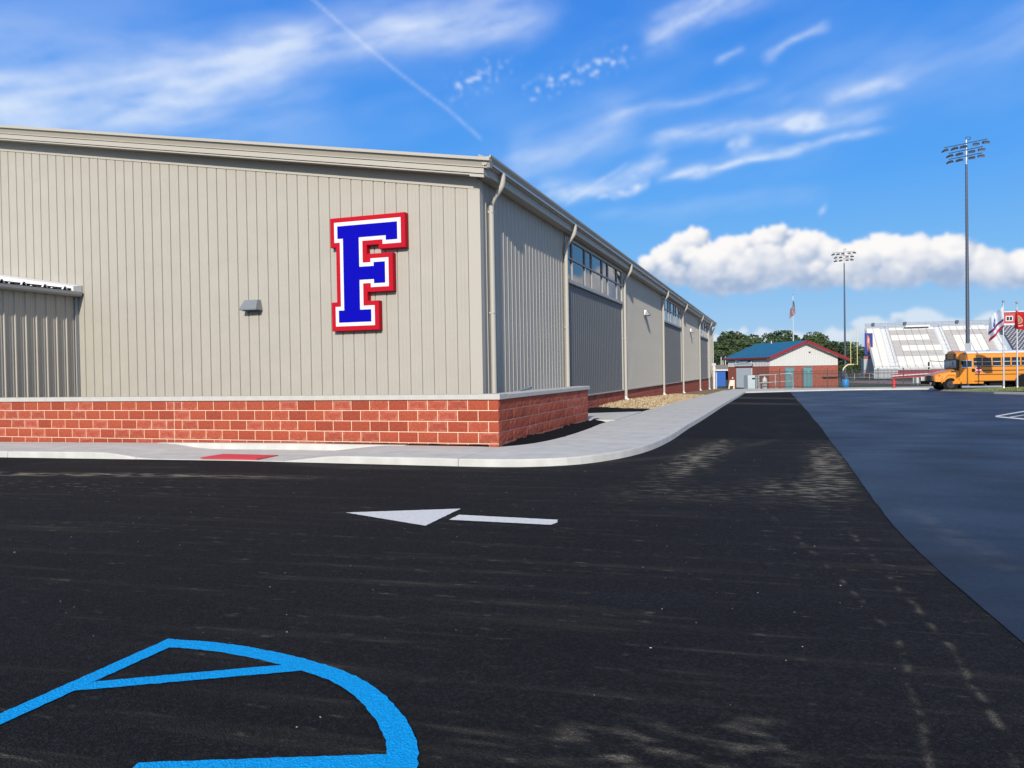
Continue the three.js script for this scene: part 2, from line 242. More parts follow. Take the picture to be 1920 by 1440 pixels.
// ---------------------------------------------------------------- asphalt
const DUST = [0.30, 0.26, 0.19];
const ell = (x, z, cx, cz, rx, rz, a = 0) => { const c = Math.cos(a), s = Math.sin(a), dx = x - cx, dz = z - cz, u = (dx * c + dz * s) / rx, v = (-dx * s + dz * c) / rz; return Math.exp(-(u * u + v * v)); };
const lineD = (x, z, p) => { let b = 1e9; for (let i = 1; i < p.length; i++) { const [ax, az] = p[i - 1], [cx, cz] = p[i], dx = cx - ax, dz = cz - az, t = clamp(((x - ax) * dx + (z - az) * dz) / (dx * dx + dz * dz)); b = Math.min(b, Math.hypot(x - ax - t * dx, z - az - t * dz)); } return b; };
function dustAt(x, z) {
  const zf = sst(-30, -16, z);
  let d = 0.0;
  // faint sweepings drawn out along the paving direction
  const st = fbm(x * 0.35 + 2, z * 5.2 + x * 0.35, 4), st2 = fbm(x * 1.3 + 11, z * 13 + x * 0.9, 3);
  d += 0.045 * sst(0.02, 0.5, st) * zf + 0.075 * sst(0.2, 0.55, st2 + 0.3 * st) * zf;
  const fleck = fbm(x * 4.5, z * 16, 3);
  d += 0.22 * sst(0.28, 0.52, fleck + 0.25 * st) * zf;
  // tracked sand in patches
  const patch = 1.7 * ell(x, z, -1.25, -13.6, 0.34, 2.9, 0.07) + 1.9 * ell(x, z, 0.72, -12.9, 0.27, 2.9, 0.04) + 0.9 * ell(x, z, 0.2, -10.2, 0.5, 0.9) + 0.75 * ell(x, z, -0.5, -3.0, 0.34, 0.2) + 0.62 * ell(x, z, -0.08, -3.2, 0.16, 0.2) + 0.45 * ell(x, z, -0.8, -9.5, 1.0, 0.6);
  d += clamp(patch) * 0.55 * sst(0.06, 0.5, fbm(x * 4.2 + 8, z * 11, 5) + 0.06 + 0.1 * patch);
  const l3 = Math.exp(-Math.pow((z + 9.2 + 0.085 * (x + 12) + 0.06 * noise(x, 3)) / 0.17, 2)) * sst(-5.2, -9.5, x);
  d += l3 * 0.75 * sst(-0.05, 0.35, fbm(x * 2.4 + 21, z * 10, 4) + 0.1);
  d += 0.35 * sst(0.16, 0.4, fbm(x * 4, z * 12 + 4, 3)) * ell(x, z, -9.5, -8.3, 2.5, 0.5);
  for (const [p, w, k] of [[[[-0.22, -8.86], [0.35, -6.2], [0.6, -4.6], [0.5, -2.6]], 0.016, 0.2], [[[0.6, -7.7], [0.86, -4.4], [0.79, -2.7]], 0.018, 0.24], [[[-8.5, -5.95], [-4.58, -6.16], [-2.1, -6.31], [0.9, -6.1]], 0.016, 0.12], [[[-8, -5.2], [-3, -5.55], [0.9, -5.62]], 0.016, 0.09], [[[-3, -7.0], [0.9, -6.75]], 0.02, 0.07]])
    { const q = lineD(x + 0.03 * noise(x * 2, z * 2), z, p); if (q < 0.2) d += k * Math.exp(-Math.pow(q / w, 2)) * sst(-0.1, 0.35, fbm(x * 9, z * 7, 4)); }
  // turning tyre arcs beyond the corner
  for (const [cx, cz, r] of [[4.6, -22.0, 5.6], [4.2, -24.0, 4.4], [-6.2, -19.5, 6.4], [-5.4, -26, 6.6]]) { const q = Math.abs(Math.hypot(x - cx, (z - cz) * 0.75) - r); if (q < 0.6) d += 0.075 * Math.exp(-Math.pow(q / 0.14, 2)) * sst(-0.3, 0.3, fbm(x * 0.8, z * 0.5, 3)); }
  return clamp(d, 0, 0.85);
}
const bands = (x, z) => { let d = 0; for (const [cz, w, x1] of [[-37.0, 1.2, 5.6], [-47.8, 1.9, 5.0]]) d += Math.exp(-Math.pow((z - cz - 0.62 * (x - 1)) / w, 2)) * sst(x1, x1 - 2.5, x) * (0.6 + 0.8 * fbm(x * 0.8, z * 0.6, 3)); return clamp(d) * 0.75; };
const tarAt = (x, z) => { const d = clamp(dustAt(x, z) + bands(x, z)), m = 0.0125 * (1 + 0.35 * fbm(x * 0.5, z * 0.9, 3) + 0.3 * fbm(x * 0.22 + 5, z * 3, 3)), bl = 0.35 * ell(x, z, -0.95, -4.95, 0.35, 0.16); return [m * 0.97, m * (0.98 + 0.3 * bl), m * (1.1 + 1.3 * bl), d]; };
const X0N = -13, X1N = 2.2, XM = -4.6, Z0N = -1, ZM = -6.4, Z1N = -17;
const xs = [-60, -50, -40, -32, -26, -22, -19, -17, -15.5, -14.2, ...range(X0N, X1N, 0.1), X1N, 2.6, 3.2, 4, 5, 7, 10, 14, 20, 30, 45, 70];
const zs = [14, 9, 6, 4, 2.5, 1.2, 0.4, -0.4, ...range(Z0N, Z1N, 0.1), ...range(Z1N, -21, 0.11), ...range(-21, -52, 0.32), ...range(-52, -84, 2), -84];
{
  const g = sheet(xs, zs, (x, z) => [x, ground(x, z), z], (x, z) => { const [r, gg, b, d] = tarAt(x, z), k = d * 0.8; return [lerp(r, DUST[0], k), lerp(gg, DUST[1], k), lerp(b, DUST[2], k)]; });
  // leave out the cells that the near patches cover
  const I = g.index.array, P = g.attributes.position, keep = []; for (let i = 0; i < I.length; i += 3) { let cx = 0, cz = 0; for (let k = 0; k < 3; k++) { cx += P.getX(I[i + k]) / 3; cz += P.getZ(I[i + k]) / 3; } if (!(cx > X0N && cx < X1N && cz < Z0N && cz > Z1N)) keep.push(I[i], I[i + 1], I[i + 2]); } g.setIndex(keep);
  const lot = setting('asphalt_lot', g, M.asphalt);
  const patch = (x0, x1, z0, z1, W, H) => {
    const n = 4, gw = W / n + 1, gh = H / n + 1, F = new Float32Array(gw * gh * 4), px = (x1 - x0) / W, pz = (z1 - z0) / H; // z1 < z0
    for (let j = 0; j < gh; j++) for (let i = 0; i < gw; i++) F.set(tarAt(x0 + i * n * px, z0 + j * n * pz), (j * gw + i) * 4);
    const d = new Uint8Array(W * H * 4), enc = (v) => 255 * (v <= 0.0031308 ? v * 12.92 : 1.055 * Math.pow(v, 1 / 2.4) - 0.055), r = rngOf(W * 3 + H), sc = 568; // 568 field cells to the metre
    for (let y = 0; y < H; y++) for (let x = 0; x < W; x++) {
      const fx = x / n, fy = y / n, i0 = Math.floor(fx), j0 = Math.floor(fy), u = fx - i0, v = fy - j0, k = (j0 * gw + i0) * 4, q = (c) => lerp(lerp(F[k + c], F[k + 4 + c], u), lerp(F[k + gw * 4 + c], F[k + gw * 4 + 4 + c], u), v);
      const wx = x0 + x * px, wz = z0 + y * pz, sx = (Math.floor(wx * sc * 0.5) & 511), sy = (Math.floor(-wz * sc * 0.5) & 511), st = stoneField[sy * 512 + sx], a = r(), b = r();
      const m = 0.35 + 0.95 * st + 0.55 * a * a, dd = q(3), sp = a > 0.9985 ? 0.35 : 0; // pale aggregate here and there
      const k2 = clamp(dd * (0.25 + 1.55 * b * b + 0.6 * (1 - st)) + (b > 0.965 ? dd * 1.2 + 0.025 : 0) + sp, 0, 0.95), o = (y * W + x) * 4;
      for (let c = 0; c < 3; c++) d[o + c] = Math.round(enc(lerp(q(c) * m, DUST[c] * (0.75 + 0.5 * a), k2)));
      d[o + 3] = 255;
    }
    const t = new THREE.DataTexture(d, W, H); t.colorSpace = THREE.SRGBColorSpace; t.magFilter = THREE.LinearFilter; t.minFilter = THREE.LinearMipmapLinearFilter; t.generateMipmaps = true; t.needsUpdate = true;
    const pg = sheet([...range(x0, x1, 0.5), x1], [...range(z0, z1, 0.5), z1], (x, z) => [x, ground(x, z), z]), uv = pg.attributes.uv; for (let i = 0; i < uv.count; i++) uv.setXY(i, (uv.getX(i) - x0) / (x1 - x0), (uv.getY(i) - z0) / (z1 - z0));
    const bump = aspBump.clone(); bump.repeat.set((x1 - x0) / 0.9, (z0 - z1) / 0.9); bump.needsUpdate = true;
    part(lot, 'paved_strip', pg, new THREE.MeshPhysicalMaterial({ map: t, bumpMap: bump, bumpScale: 0.006, roughness: 0.95, specularIntensity: 0.3 }));
  };
  patch(XM, X1N, Z0N, ZM, 2048, 1600); patch(X0N, XM, Z0N, ZM, 1536, 1024); patch(X0N, X1N, ZM, Z1N, 2048, 1600);
}
// the older, sealed carriageway to the right of the seam
const seamX = (z) => 1.0 + 0.06 * noise(z * 0.13, 5) + 0.25 * sst(-9, -4, z) * clamp((z + 9) / 5, 0, 1.4) + 0.012 * noise(z * 2.2, 8);
const us = [...range(0, 1.2, 0.06), ...range(1.2, 4, 0.14), ...range(4, 10, 0.4), ...range(10, 30, 1.5), ...range(30, 78, 5), 78];
const sealGeo = sheet(us, [14, 9, 5, 2, 0, ...range(-1, -9, 0.1), ...range(-9, -21, 0.15), ...range(-21, -52, 0.35), ...range(-52, -76, 1), -76], (u, z) => { const x = seamX(z) + u; return [x, ground(x, z) + 0.006, z]; }, (u, z, q) => {
  const x = q[0]; let d = 0.5 * ell(x, z, 1.42, -7.7, 0.14, 1.7, -0.14) * sst(-0.1, 0.35, fbm(x * 4, z * 7, 4) + 0.1) + bands(x, z) * 0.9 + 0.17 * sst(0.08, 0.5, fbm(x * 0.35, z * 2.2 + 3 - x * 0.4, 5)) + 0.10 * sst(0.0, 0.5, fbm(x * 0.12 + 9, z * 0.9, 4)) + 0.25 * sst(0.4, 0.6, fbm(x * 3, z * 8, 3));
  d = clamp(d, 0, 0.8);
  const m = 1 + 0.8 * fbm(x * 0.3, z * 0.8, 4) + 0.35 * fbm(x * 2.2, z * 5, 4) + 0.7 * fbm(x * 0.15 + 7, z * 1.6, 3) - 0.2 * sst(0.25, 0.5, fbm(x * 0.6 + 30, z * 1.1, 3));
  return [lerp(0.0105 * m, DUST[0], d * 0.6), lerp(0.0118 * m, DUST[1], d * 0.6), lerp(0.0145 * m, DUST[2], d * 0.6)];
});
setting('sealed_asphalt', sealGeo, M.seal);

// wide land round the site
const grassTex = dataTex(256, 256, (u, v, x, y) => { const n = tileNoise(u, v, 9, 4), q = 0.75 + 0.25 * n + 0.2 * (gritAt(x, y) - 0.5); return [q, q, q * 0.9]; }, 1 / 5);
M.grass = std(rgb(0.10, 0.135, 0.045), 0.95, { map: grassTex });
setting('ground', sheet([-1500, -500, -120, -60, 0, 60, 140, 500, 1500], [600, 100, 20, -20, -34, -46, -57, -68, -95, -140, -200, -400, -1200, -2500], (x, z) => [x, interp(-z, GZ) - 0.32, z]), M.grass);

// ---------------------------------------------------------------- sidewalk with kerb
const hk = (x) => (x > -6.87 ? 0.125 : x > -8.3 ? lerp(0.012, 0.125, sst(-8.3, -6.87, x)) : x > -10.8 ? 0.012 : lerp(0.012, 0.125, sst(-10.8, -12.3, x)));
const walkPath = []; // outer edge, inner edge, top height above asphalt
for (let x = -34; x < -4.86; x += 0.27) walkPath.push([x, -11.4, x, -13.13, hk(x)]);
{
  const outer = new THREE.CatmullRomCurve3([V(-4.82, 0, -11.4), V(-4.3, 0, -11.42), V(-3.68, 0, -11.55), V(-3.06, 0, -11.95), V(-2.6, 0, -12.75), V(-2.28, 0, -14.0), V(-2.13, 0, -16), V(-2.12, 0, -19)]), inner = new THREE.CatmullRomCurve3([V(-4.80, 0, -13.13), V(-4.70, 0, -13.2), V(-4.55, 0, -13.4), V(-4.38, 0, -13.75), V(-4.22, 0, -14.5), V(-4.14, 0, -15.8), V(-4.15, 0, -17.4), V(-4.22, 0, -19)]);
  for (let i = 0; i <= 36; i++) { const a = outer.getPointAt(i / 36), b = inner.getPointAt(i / 36); walkPath.push([a.x, a.z, b.x, b.z, 0.125]); }
  for (let z = -19.6; z > -72; z -= 0.6) walkPath.push([lerp(-2.12, -2.5, clamp((-z - 24) / 46)), z, lerp(-4.22, -4.45, clamp((-z - 19) / 20)), z, 0.125]);
}
const walk = setting('sidewalk');
{
  const cuts = [0]; let run = 0, step = 0;
  for (let i = 1; i < walkPath.length; i++) { run += Math.hypot(walkPath[i][0] - walkPath[i - 1][0], walkPath[i][1] - walkPath[i - 1][1]); step = i < 110 ? 3.05 : 3.6; if (run > step) { cuts.push(i); run = 0; } }
  if (cuts[cuts.length - 1] < walkPath.length - 1) cuts.push(walkPath.length - 1);
  for (let c = 0; c + 1 < cuts.length; c++) {
    const rows = [];
    for (let i = cuts[c]; i <= cuts[c + 1]; i++) {
      let [ox, oz, ix, iz, h] = walkPath[i];
      // narrow the joint at both ends of a slab
      const e = i === cuts[c] ? 0.006 : i === cuts[c + 1] ? -0.006 : 0, nb = walkPath[i === cuts[c] ? i + 1 : Math.max(0, i - 1)], sx = Math.sign(nb[0] - ox) || 0, L = Math.hypot(nb[0] - ox, nb[1] - oz) || 1;
      if (e) { const k = 0.005 / L; ox = lerp(ox, nb[0], k); oz = lerp(oz, nb[1], k); ix = lerp(ix, nb[2], k); iz = lerp(iz, nb[3], k); }
      const dx = ox - ix, dz = oz - iz, w = Math.hypot(dx, dz), ux = dx / w, uz = dz / w, row = [], go = ground(ox, oz), gi = ground(ix, iz) * 0.35 + go * 0.65, dip = e ? 0.006 : 0;
      const add = (d, y) => row.push([ix + ux * d, y, iz + uz * d]);
      add(0, gi - 0.06); add(0, gi + h + 0.02 - dip);
      for (const t of [0.3, 0.65]) add(w * t, lerp(gi + 0.02, go, t) + h - dip);
      const hh = Math.max(h, 0.012), rad = Math.min(0.022, hh * 0.5);
      add(w - 0.16, go + h - dip); add(w - rad, go + hh - dip); add(w - rad * 0.3, go + hh - rad * 0.3 - dip); add(w, go + hh - rad - dip); add(w + 0.012, go - 0.06);
      rows.push(row);
    }
    const t = [];
    for (let i = 0; i + 1 < rows.length; i++) for (let k = 0; k + 1 < rows[0].length; k++) quad(t, rows[i][k], rows[i + 1][k], rows[i + 1][k + 1], rows[i][k + 1]);
    for (const [r, flip] of [[rows[0], 1], [rows[rows.length - 1], 0]]) for (let k = 1; k + 1 < r.length; k++) flip ? t.push(...r[0], ...r[k], ...r[k + 1]) : t.push(...r[0], ...r[k + 1], ...r[k]);
    let g = soup(t); g = mergeVertices(g, 1e-4); g.computeVertexNormals();
    part(walk, 'slab', g, M.concrete);
  }
  // kerb behind the lowered crossing
  const t = []; const pts = []; for (let x = -12.4; x <= -6.6; x += 0.2) pts.push(x);
  for (let i = 0; i + 1 < pts.length; i++) { const a = pts[i], b = pts[i + 1], ya = ground(a, -13) + 0.15, yb = ground(b, -13) + 0.15, la = ground(a, -13) - 0.05, lb = ground(b, -13) - 0.05; quad(t, [a, ya, -13.22], [a, ya, -13.06], [b, yb, -13.06], [b, yb, -13.22]); quad(t, [a, ya, -13.06], [a, la, -13.04], [b, lb, -13.04], [b, yb, -13.06]); }
  part(walk, 'back_kerb', soup(t), M.concrete);
  // walk that branches in behind the planter
  const slab = (pts, y) => { const s = ext(pts.map(([x, z]) => [x, -z]), 0.12, 0.006); s.rotateX(-Math.PI / 2); return s.translate(0, y - 0.12, 0); };
  part(walk, 'slab', merge([slab([[-4.16, -20.7], [-6.4, -20.7], [-6.4, -23.4], [-4.16, -25.0]], 0.15)]), M.concrete);
}
// raised warning mat in the lowered crossing
{
  const t = [], N = [24, 12], x0 = -9.9, x1 = -8.68, z0 = -11.46, z1 = -12.08, y = (x) => ground(x, -11.7) + 0.027;
  const mat = std(rgb(0.50, 0.035, 0.05), 0.6);
  const m = single('warning_mat', merge([bx(x1 - x0, 0.02, z0 - z1, (x0 + x1) / 2, y(-9.3), (z0 + z1) / 2)]), mat, 'red studded warning mat set into the lowered kerb crossing', 'tactile mat');
  const domes = []; for (let i = 0; i < N[0]; i++) for (let j = 0; j < N[1]; j++) domes.push(cyl(0.01, 0.014, 0.006, lerp(x0, x1, (i + 0.5) / N[0]), y(-9.3) + 0.0125, lerp(z0, z1, (j + 0.5) / N[1]), 7));
  part(m, 'domes', merge(domes), mat, null, 'stuff');
}
// ---------------------------------------------------------------- painted markings
function jagged(pts, amp, seed) { const o = []; for (let i = 0; i < pts.length; i++) { const [ax, az] = pts[i], [bx_, bz] = pts[(i + 1) % pts.length], L = Math.hypot(bx_ - ax, bz - az), n = Math.max(1, Math.round(L / 0.03)); for (let k = 0; k < n; k++) { const t = k / n, x = lerp(ax, bx_, t), z = lerp(az, bz, t); o.push([x + amp * noise(x * 23 + seed, z * 23), z + amp * noise(x * 23, z * 23 + seed)]); } } return o; }
function flat(pts, y, holes = []) { const s = new THREE.Shape(pts.map(([x, z]) => new THREE.Vector2(x, -z))); for (const h of holes) s.holes.push(new THREE.Path(h.map(([x, z]) => new THREE.Vector2(x, -z)))); const g = new THREE.ShapeGeometry(s); g.rotateX(-Math.PI / 2); g.translate(0, y, 0); return metreUV(clean(g)); }
const paintGrit = dataTex(256, 256, (u, v, x, y) => { const s = stoneField[y * 512 + x], q = 0.84 + 0.12 * s + 0.08 * (gritAt(x, y) - 0.5) - (gritAt(x * 3 + 1, y) > 0.985 ? 0.25 : 0); return q; }, 1 / 0.45);
M.whitePaint = std(rgb(0.90, 0.89, 0.86), 0.8, { map: paintGrit, bumpMap: aspBump, bumpScale: 0.003 });
M.bluePaint = new THREE.MeshPhysicalMaterial({ color: rgb(0.002, 0.44, 0.98), roughness: 0.85, specularIntensity: 0.25, map: paintGrit, bumpMap: aspBump, bumpScale: 0.004 });
{
  const a = thing('painted_arrow', 'white painted arrow on the fresh black asphalt', 'road marking');
  part(a, 'arrow_head', flat(jagged([[-4.4, -7.29], [-3.28, -7.80], [-3.25, -6.84]], 0.012, 1), 0.006), M.whitePaint);
  part(a, 'arrow_shaft', flat(jagged([[-3.15, -7.46], [-2.08, -7.44], [-2.05, -7.3], [-2.08, -7.18], [-3.15, -7.18]], 0.012, 2), 0.006), M.whitePaint);
  const b = thing('parking_symbol', 'bright blue wheelchair symbol painted on the black asphalt', 'road marking');
  const band = (pts, w) => { const L = [], R = []; pts.forEach(([x, z], i) => { const p = pts[Math.max(0, i - 1)], n = pts[Math.min(pts.length - 1, i + 1)], dx = n[0] - p[0], dz = n[1] - p[1], l = Math.hypot(dx, dz); L.push([x - dz / l * w / 2, z + dx / l * w / 2]); R.push([x + dz / l * w / 2, z - dx / l * w / 2]); }); return [...L, ...R.reverse()]; };
  const arc = [[-3.215, -3.445]]; const ctl = new THREE.CatmullRomCurve3([V(-3.215, 0, -3.445), V(-2.87, 0, -3.465), V(-2.35, 0, -3.39), V(-1.95, 0, -3.245), V(-1.66, 0, -3.025), V(-1.475, 0, -2.82), V(-1.365, 0, -2.63), V(-1.29, 0, -2.35), V(-1.29, 0, -2.0)]);
  for (let i = 1; i <= 50; i++) { const q = ctl.getPoint(i / 50); arc.push([q.x, q.z]); }
  part(b, 'wheel_arc', flat(jagged(band(arc, 0.118), 0.01, 3), 0.008), M.bluePaint);
  part(b, 'long_stroke', flat(jagged([[-3.275, -3.50], [-3.165, -3.50], [-3.17, -2.9], [-3.17, -1.2], [-3.275, -1.2]], 0.009, 4), 0.0064), M.bluePaint);
  part(b, 'cross_stroke', flat(jagged([[-3.17, -2.90], [-2.38, -3.365], [-2.18, -3.36], [-3.17, -2.785]], 0.009, 5), 0.0064), M.bluePaint);
  part(b, 'lower_stroke', flat(jagged([[-1.40, -2.69], [-1.36, -2.53], [-2.3, -2.22], [-2.34, -2.33]], 0.009, 6), 0.0064), M.bluePaint);
  const w = thing('white_marking', 'thin white painted lines meeting in a point on the sealed asphalt', 'road marking');
  for (const pts of [[[1866, 779.5], [1924, 769.5], [1924, 771.5], [1868, 781]], [[1867, 780], [1924, 784.8], [1924, 787], [1866, 782]], [[1890, 782], [1924, 777], [1924, 778], [1892, 783.2]]]) { const q = pts.map(([a, c]) => onGround(a, c, 0.012)), t = []; quad(t, ...q.map((v) => v.toArray())); const g = soup(t); if (g.attributes.normal.getY(0) < 0) { const u = []; quad(u, ...q.reverse().map((v) => v.toArray())); part(w, 'line', soup(u), M.whitePaint); } else part(w, 'line', g, M.whitePaint); }
}
// loose stones and grit on the tarmac
{
  const r = rngOf(31), list = [];
  for (let k = 0; k < 420; k++) { const z = -2.6 - 14 * Math.pow(r(), 0.8), x = lerp(-11, 1, r()) * Math.min(1, -z / 7), s = 0.0016 + 0.0036 * r() * r(), g = new THREE.IcosahedronGeometry(s, 0); g.scale(1, 0.6, 1 + r()); g.rotateY(r() * 6); g.translate(x, ground(x, z) + s * 0.35, z); list.push(g); }
  const o = single('loose_stones', merge(list), std(rgb(0.42, 0.38, 0.31), 0.9), 'scattered pale grit and small stones on the black asphalt', 'stones'); o.userData.kind = 'stuff';
}

// ---------------------------------------------------------------- split-face blocks
function blockTex(seed, effl) {
  return dataTex(128, 64, (u, v, x, y) => {
    const n = fbm(u * 9 + seed * 7, v * 5 + seed, 4), n2 = fbm(u * 30 + seed * 3, v * 16, 3), base = 1 + 0.26 * n + 0.22 * n2;
    let c = [0.60 * base, 0.272 * base, 0.178 * base];
    if (effl) { // lime bloom: a ragged rim and blotches
      const ex = Math.min(u, 1 - u) * 2, ey = Math.min(v, 1 - v), edge = Math.exp(-Math.pow((Math.min(ex, ey) - 0.12 - 0.1 * fbm(u * 5 + seed * 11, v * 3, 3)) / 0.06, 2)) * sst(-0.1, 0.3, fbm(u * 3 + seed * 5, v * 2.2 + 9, 3) + (effl - 0.4) * 0.5);
      const bl = sst(0.02, 0.4, fbm(u * 3.4 + seed * 13, v * 2.4 + 4, 4) + 0.12), w = clamp(edge * 0.6 + bl * 0.26 * effl);
      c = [lerp(c[0], 0.76, w), lerp(c[1], 0.53, w), lerp(c[2], 0.47, w)];
      const pk = 0.18 * effl; c = [lerp(c[0], 0.62, pk), lerp(c[1], 0.28, pk), lerp(c[2], 0.25, pk)];
    }
    return c;
  });
}
const blockMats = [[1, 0, 0xffffff], [2, 0, 0xf4ecec], [3, 0, 0xffffff], [4, 0, 0xe8dedc], [5, 0.45, 0xffffff], [6, 0.8, 0xffffff], [7, 1, 0xffffff], [8, 0.7, 0xf2f2f2], [9, 0.3, 0xffffff]].map(([s, e, c]) => std(c, 0.92, { map: blockTex(s, e) }));
const pickMat = (r) => { const v = r(); return v < 0.66 ? blockMats[Math.floor(r() * 4)] : blockMats[4 + Math.floor(r() * 5)]; };
function blockGeo(w, h, d, seed, rough = 0.007) { // centred in x and y, front face at z = 0
  const r = rngOf(seed), nx = Math.max(2, Math.round(w / 0.075)), ny = 3, t = [], uvs = [], P = (i, j) => grid[j][i];
  const grid = []; for (let j = 0; j <= ny; j++) { const row = []; for (let i = 0; i <= nx; i++) { const ed = i === 0 || j === 0 || i === nx || j === ny; row.push([-w / 2 + w * i / nx + (ed ? 0 : (r() - 0.5) * 0.02), -h / 2 + h * j / ny + (ed ? 0 : (r() - 0.5) * 0.012), ed ? -0.004 - r() * 0.003 : (r() - 0.4) * rough]); } grid.push(row); }
  const uvOf = (p) => [p[0] / w + 0.5, p[1] / h + 0.5];
  const q = (a, b, c, e) => { quad(t, a, b, c, e); for (const k of [a, b, c, a, c, e]) uvs.push(...uvOf(k)); };
  for (let j = 0; j < ny; j++) for (let i = 0; i < nx; i++) q(P(i, j), P(i + 1, j), P(i + 1, j + 1), P(i, j + 1));
  const rim = []; for (let i = 0; i < nx; i++) rim.push(P(i, 0)); for (let j = 0; j < ny; j++) rim.push(P(nx, j)); for (let i = nx; i > 0; i--) rim.push(P(i, ny)); for (let j = ny; j > 0; j--) rim.push(P(0, j));
  for (let k = 0; k < rim.length; k++) { const a = rim[k], b = rim[(k + 1) % rim.length]; q(b, a, [a[0], a[1], -d], [b[0], b[1], -d]); }
  const g = new THREE.BufferGeometry(); g.setAttribute('position', new THREE.Float32BufferAttribute(t, 3)); g.computeVertexNormals(); g.setAttribute('uv', new THREE.Float32BufferAttribute(uvs, 2)); return g;
}
const PITCH = 0.4085, COURSE = 0.2032, JOINT = 0.0125;
const fullBlocks = [11, 12, 13, 14, 15, 16].map((s) => blockGeo(PITCH - JOINT, COURSE - JOINT, 0.09, s)), roughBlocks = [21, 22, 23, 24, 25, 26].map((s) => blockGeo(PITCH - JOINT, COURSE - JOINT, 0.09, s, 0.016));
const halfCache = {};
const cutBlock = (w, k, rough) => halfCache[`${Math.round(w * 200)}_${k}_${rough}`] ??= blockGeo(w - JOINT, COURSE - JOINT, 0.09, 40 + k + Math.round(w * 100), rough ? 0.016 : 0.007);
// lay courses from a corner: at(s, y) places a block whose centre lies s metres along the wall
function lay(parent, top, courses, length, put, breaks = [], seed = 3, rough = false, floorAt) {
  const r = rngOf(seed);
  for (let c = 0; c < courses; c++) {
    const y = top - COURSE * (c + 0.5); let s = 0, first = true; const stops = [...breaks, length];
    while (s < length - 0.03) {
      const stop = stops.find((b) => b > s + 1e-6); let w = first && c % 2 === 0 ? PITCH / 2 : PITCH; first = false;
      const ends = s + w > stop - 0.06; if (ends) w = stop - s;
      const full = Math.abs(w - PITCH) < 1e-6, geo = full ? (rough ? roughBlocks : fullBlocks)[Math.floor(r() * 6)] : cutBlock(w, Math.floor(r() * 3), rough), m = pickMat(r);
      if (!floorAt || y + COURSE / 2 > floorAt(s + w / 2)) put(s + w / 2, y, geo, m, c);
      s += w; if (ends) first = true;
    }
  }
}
const planter = thing('planter_wall', 'low red split-face block wall with pale stone coping round the building corner', 'wall');
const PT = 0.992, PX = -4.81, PZ = -13.31;
const addBrick = (x, y, z, ry, geo, m) => { const b = part(planter, 'brick', geo, m); b.position.set(x, y, z); b.rotation.y = ry; };
lay(planter, PT, 5, 14.2, (s, y, g, m) => addBrick(PX - s, y, PZ, 0, g, m), [18 * PITCH], 4, false);
lay(planter, PT, 5, 7.08, (s, y, g, m) => addBrick(PX, y, PZ - s, Math.PI / 2, g, m), [], 8, true);
part(planter, 'mortar', merge([bx(14.2, 1.2, 0.27, PX - 7.1 - 0.015, PT - 0.6, PZ - 0.0075 - 0.135)]), M.mortar);
part(planter, 'mortar', merge([bx(0.27, 1.2, 6.79, PX - 0.0095 - 0.135, PT - 0.6, PZ - 0.28 - 3.395)]), M.mortarShaded);
{ // coping stones
  const stone = (L) => { const s = ext([[-0.02, 0], [0.035, 0], [0.035, 0.075], [0.02, 0.09], [-0.33, 0.09], [-0.35, 0.08], [-0.35, 0]], L - 0.008, 0.004); return s; };
  const geo = merge([stone(0.817).rotateY(-Math.PI / 2).translate(0.817 / 2, 0, 0)]);
  for (let k = 0; k < 17; k++) { const m = part(planter, 'coping_stone', geo, M.coping); m.position.set(PX - 0.38 - 0.817 * (k + 0.5), PT + 0.002, PZ); }
  const shape = [[0.035, 0.035], [0.035, -0.385], [-0.38, -0.385], [-0.38, 0.035]].map(([x, z]) => [x, -z]);
  const corner = ext(shape, 0.09, 0.006); corner.rotateX(-Math.PI / 2); const cm = part(planter, 'coping_stone', merge([corner]), M.coping); cm.position.set(PX, PT + 0.002, PZ);
  const geo2 = merge([stone(0.846).translate(0, 0, -0.846 / 2)]);
  for (let k = 0; k < 8; k++) { const m = part(planter, 'coping_stone', geo2, M.coping); m.position.set(PX, PT + 0.002, PZ - 0.39 - 0.846 * (k + 0.5)); }
}
// black bed between planter and walk, and at its foot
{
  const t = sheet(range(0, 1.0001, 0.04).concat([1]), range(-13.2, -21.3, 0.1).concat([-21.3]), (u, z) => { const ix = interp(-z, [[13.1, -4.6], [13.4, -4.5], [13.75, -4.34], [14.5, -4.18], [15.8, -4.1], [17.4, -4.11], [21.3, -4.25]]), x = lerp(PX + 0.005, ix, u); return [x, 0.10 - 0.03 * u * u - 0.06 * sst(-13.6, -13.2, z) + 0.10 * sst(1, 0, u) * (0.45 + 1.4 * Math.abs(noise(z * 1.7, 2)) + 0.5 * noise(z * 4, u * 3)), z]; });
  const bed = setting('soil_bed', t, M.soil);
  part(bed, 'bed_strip', sheet(range(-5.0, -8.4, 0.06).concat([-8.4]), [0, 0.5, 1], (x, v) => [x, 0.155 + 0.045 * Math.max(0, noise(x * 1.1, 4) + 0.25 * noise(x * 5, 2)) * (v > 0.2 ? 1 : 0) + (v < 0.1 ? -0.08 : 0), lerp(-13.11, -13.3, v)]), M.soil);
  part(bed, 'bed_patch', sheet(range(-6.46, -4.2, 0.12).concat([-4.2]), range(-23.0, -28.6, 0.2).concat([-28.6]), (x, z) => [x, ground(x, z) + 0.13 + 0.05 * fbm(x * 2, z * 2, 3) + 0.03 * (-4.2 - x), z]), M.soil);
}
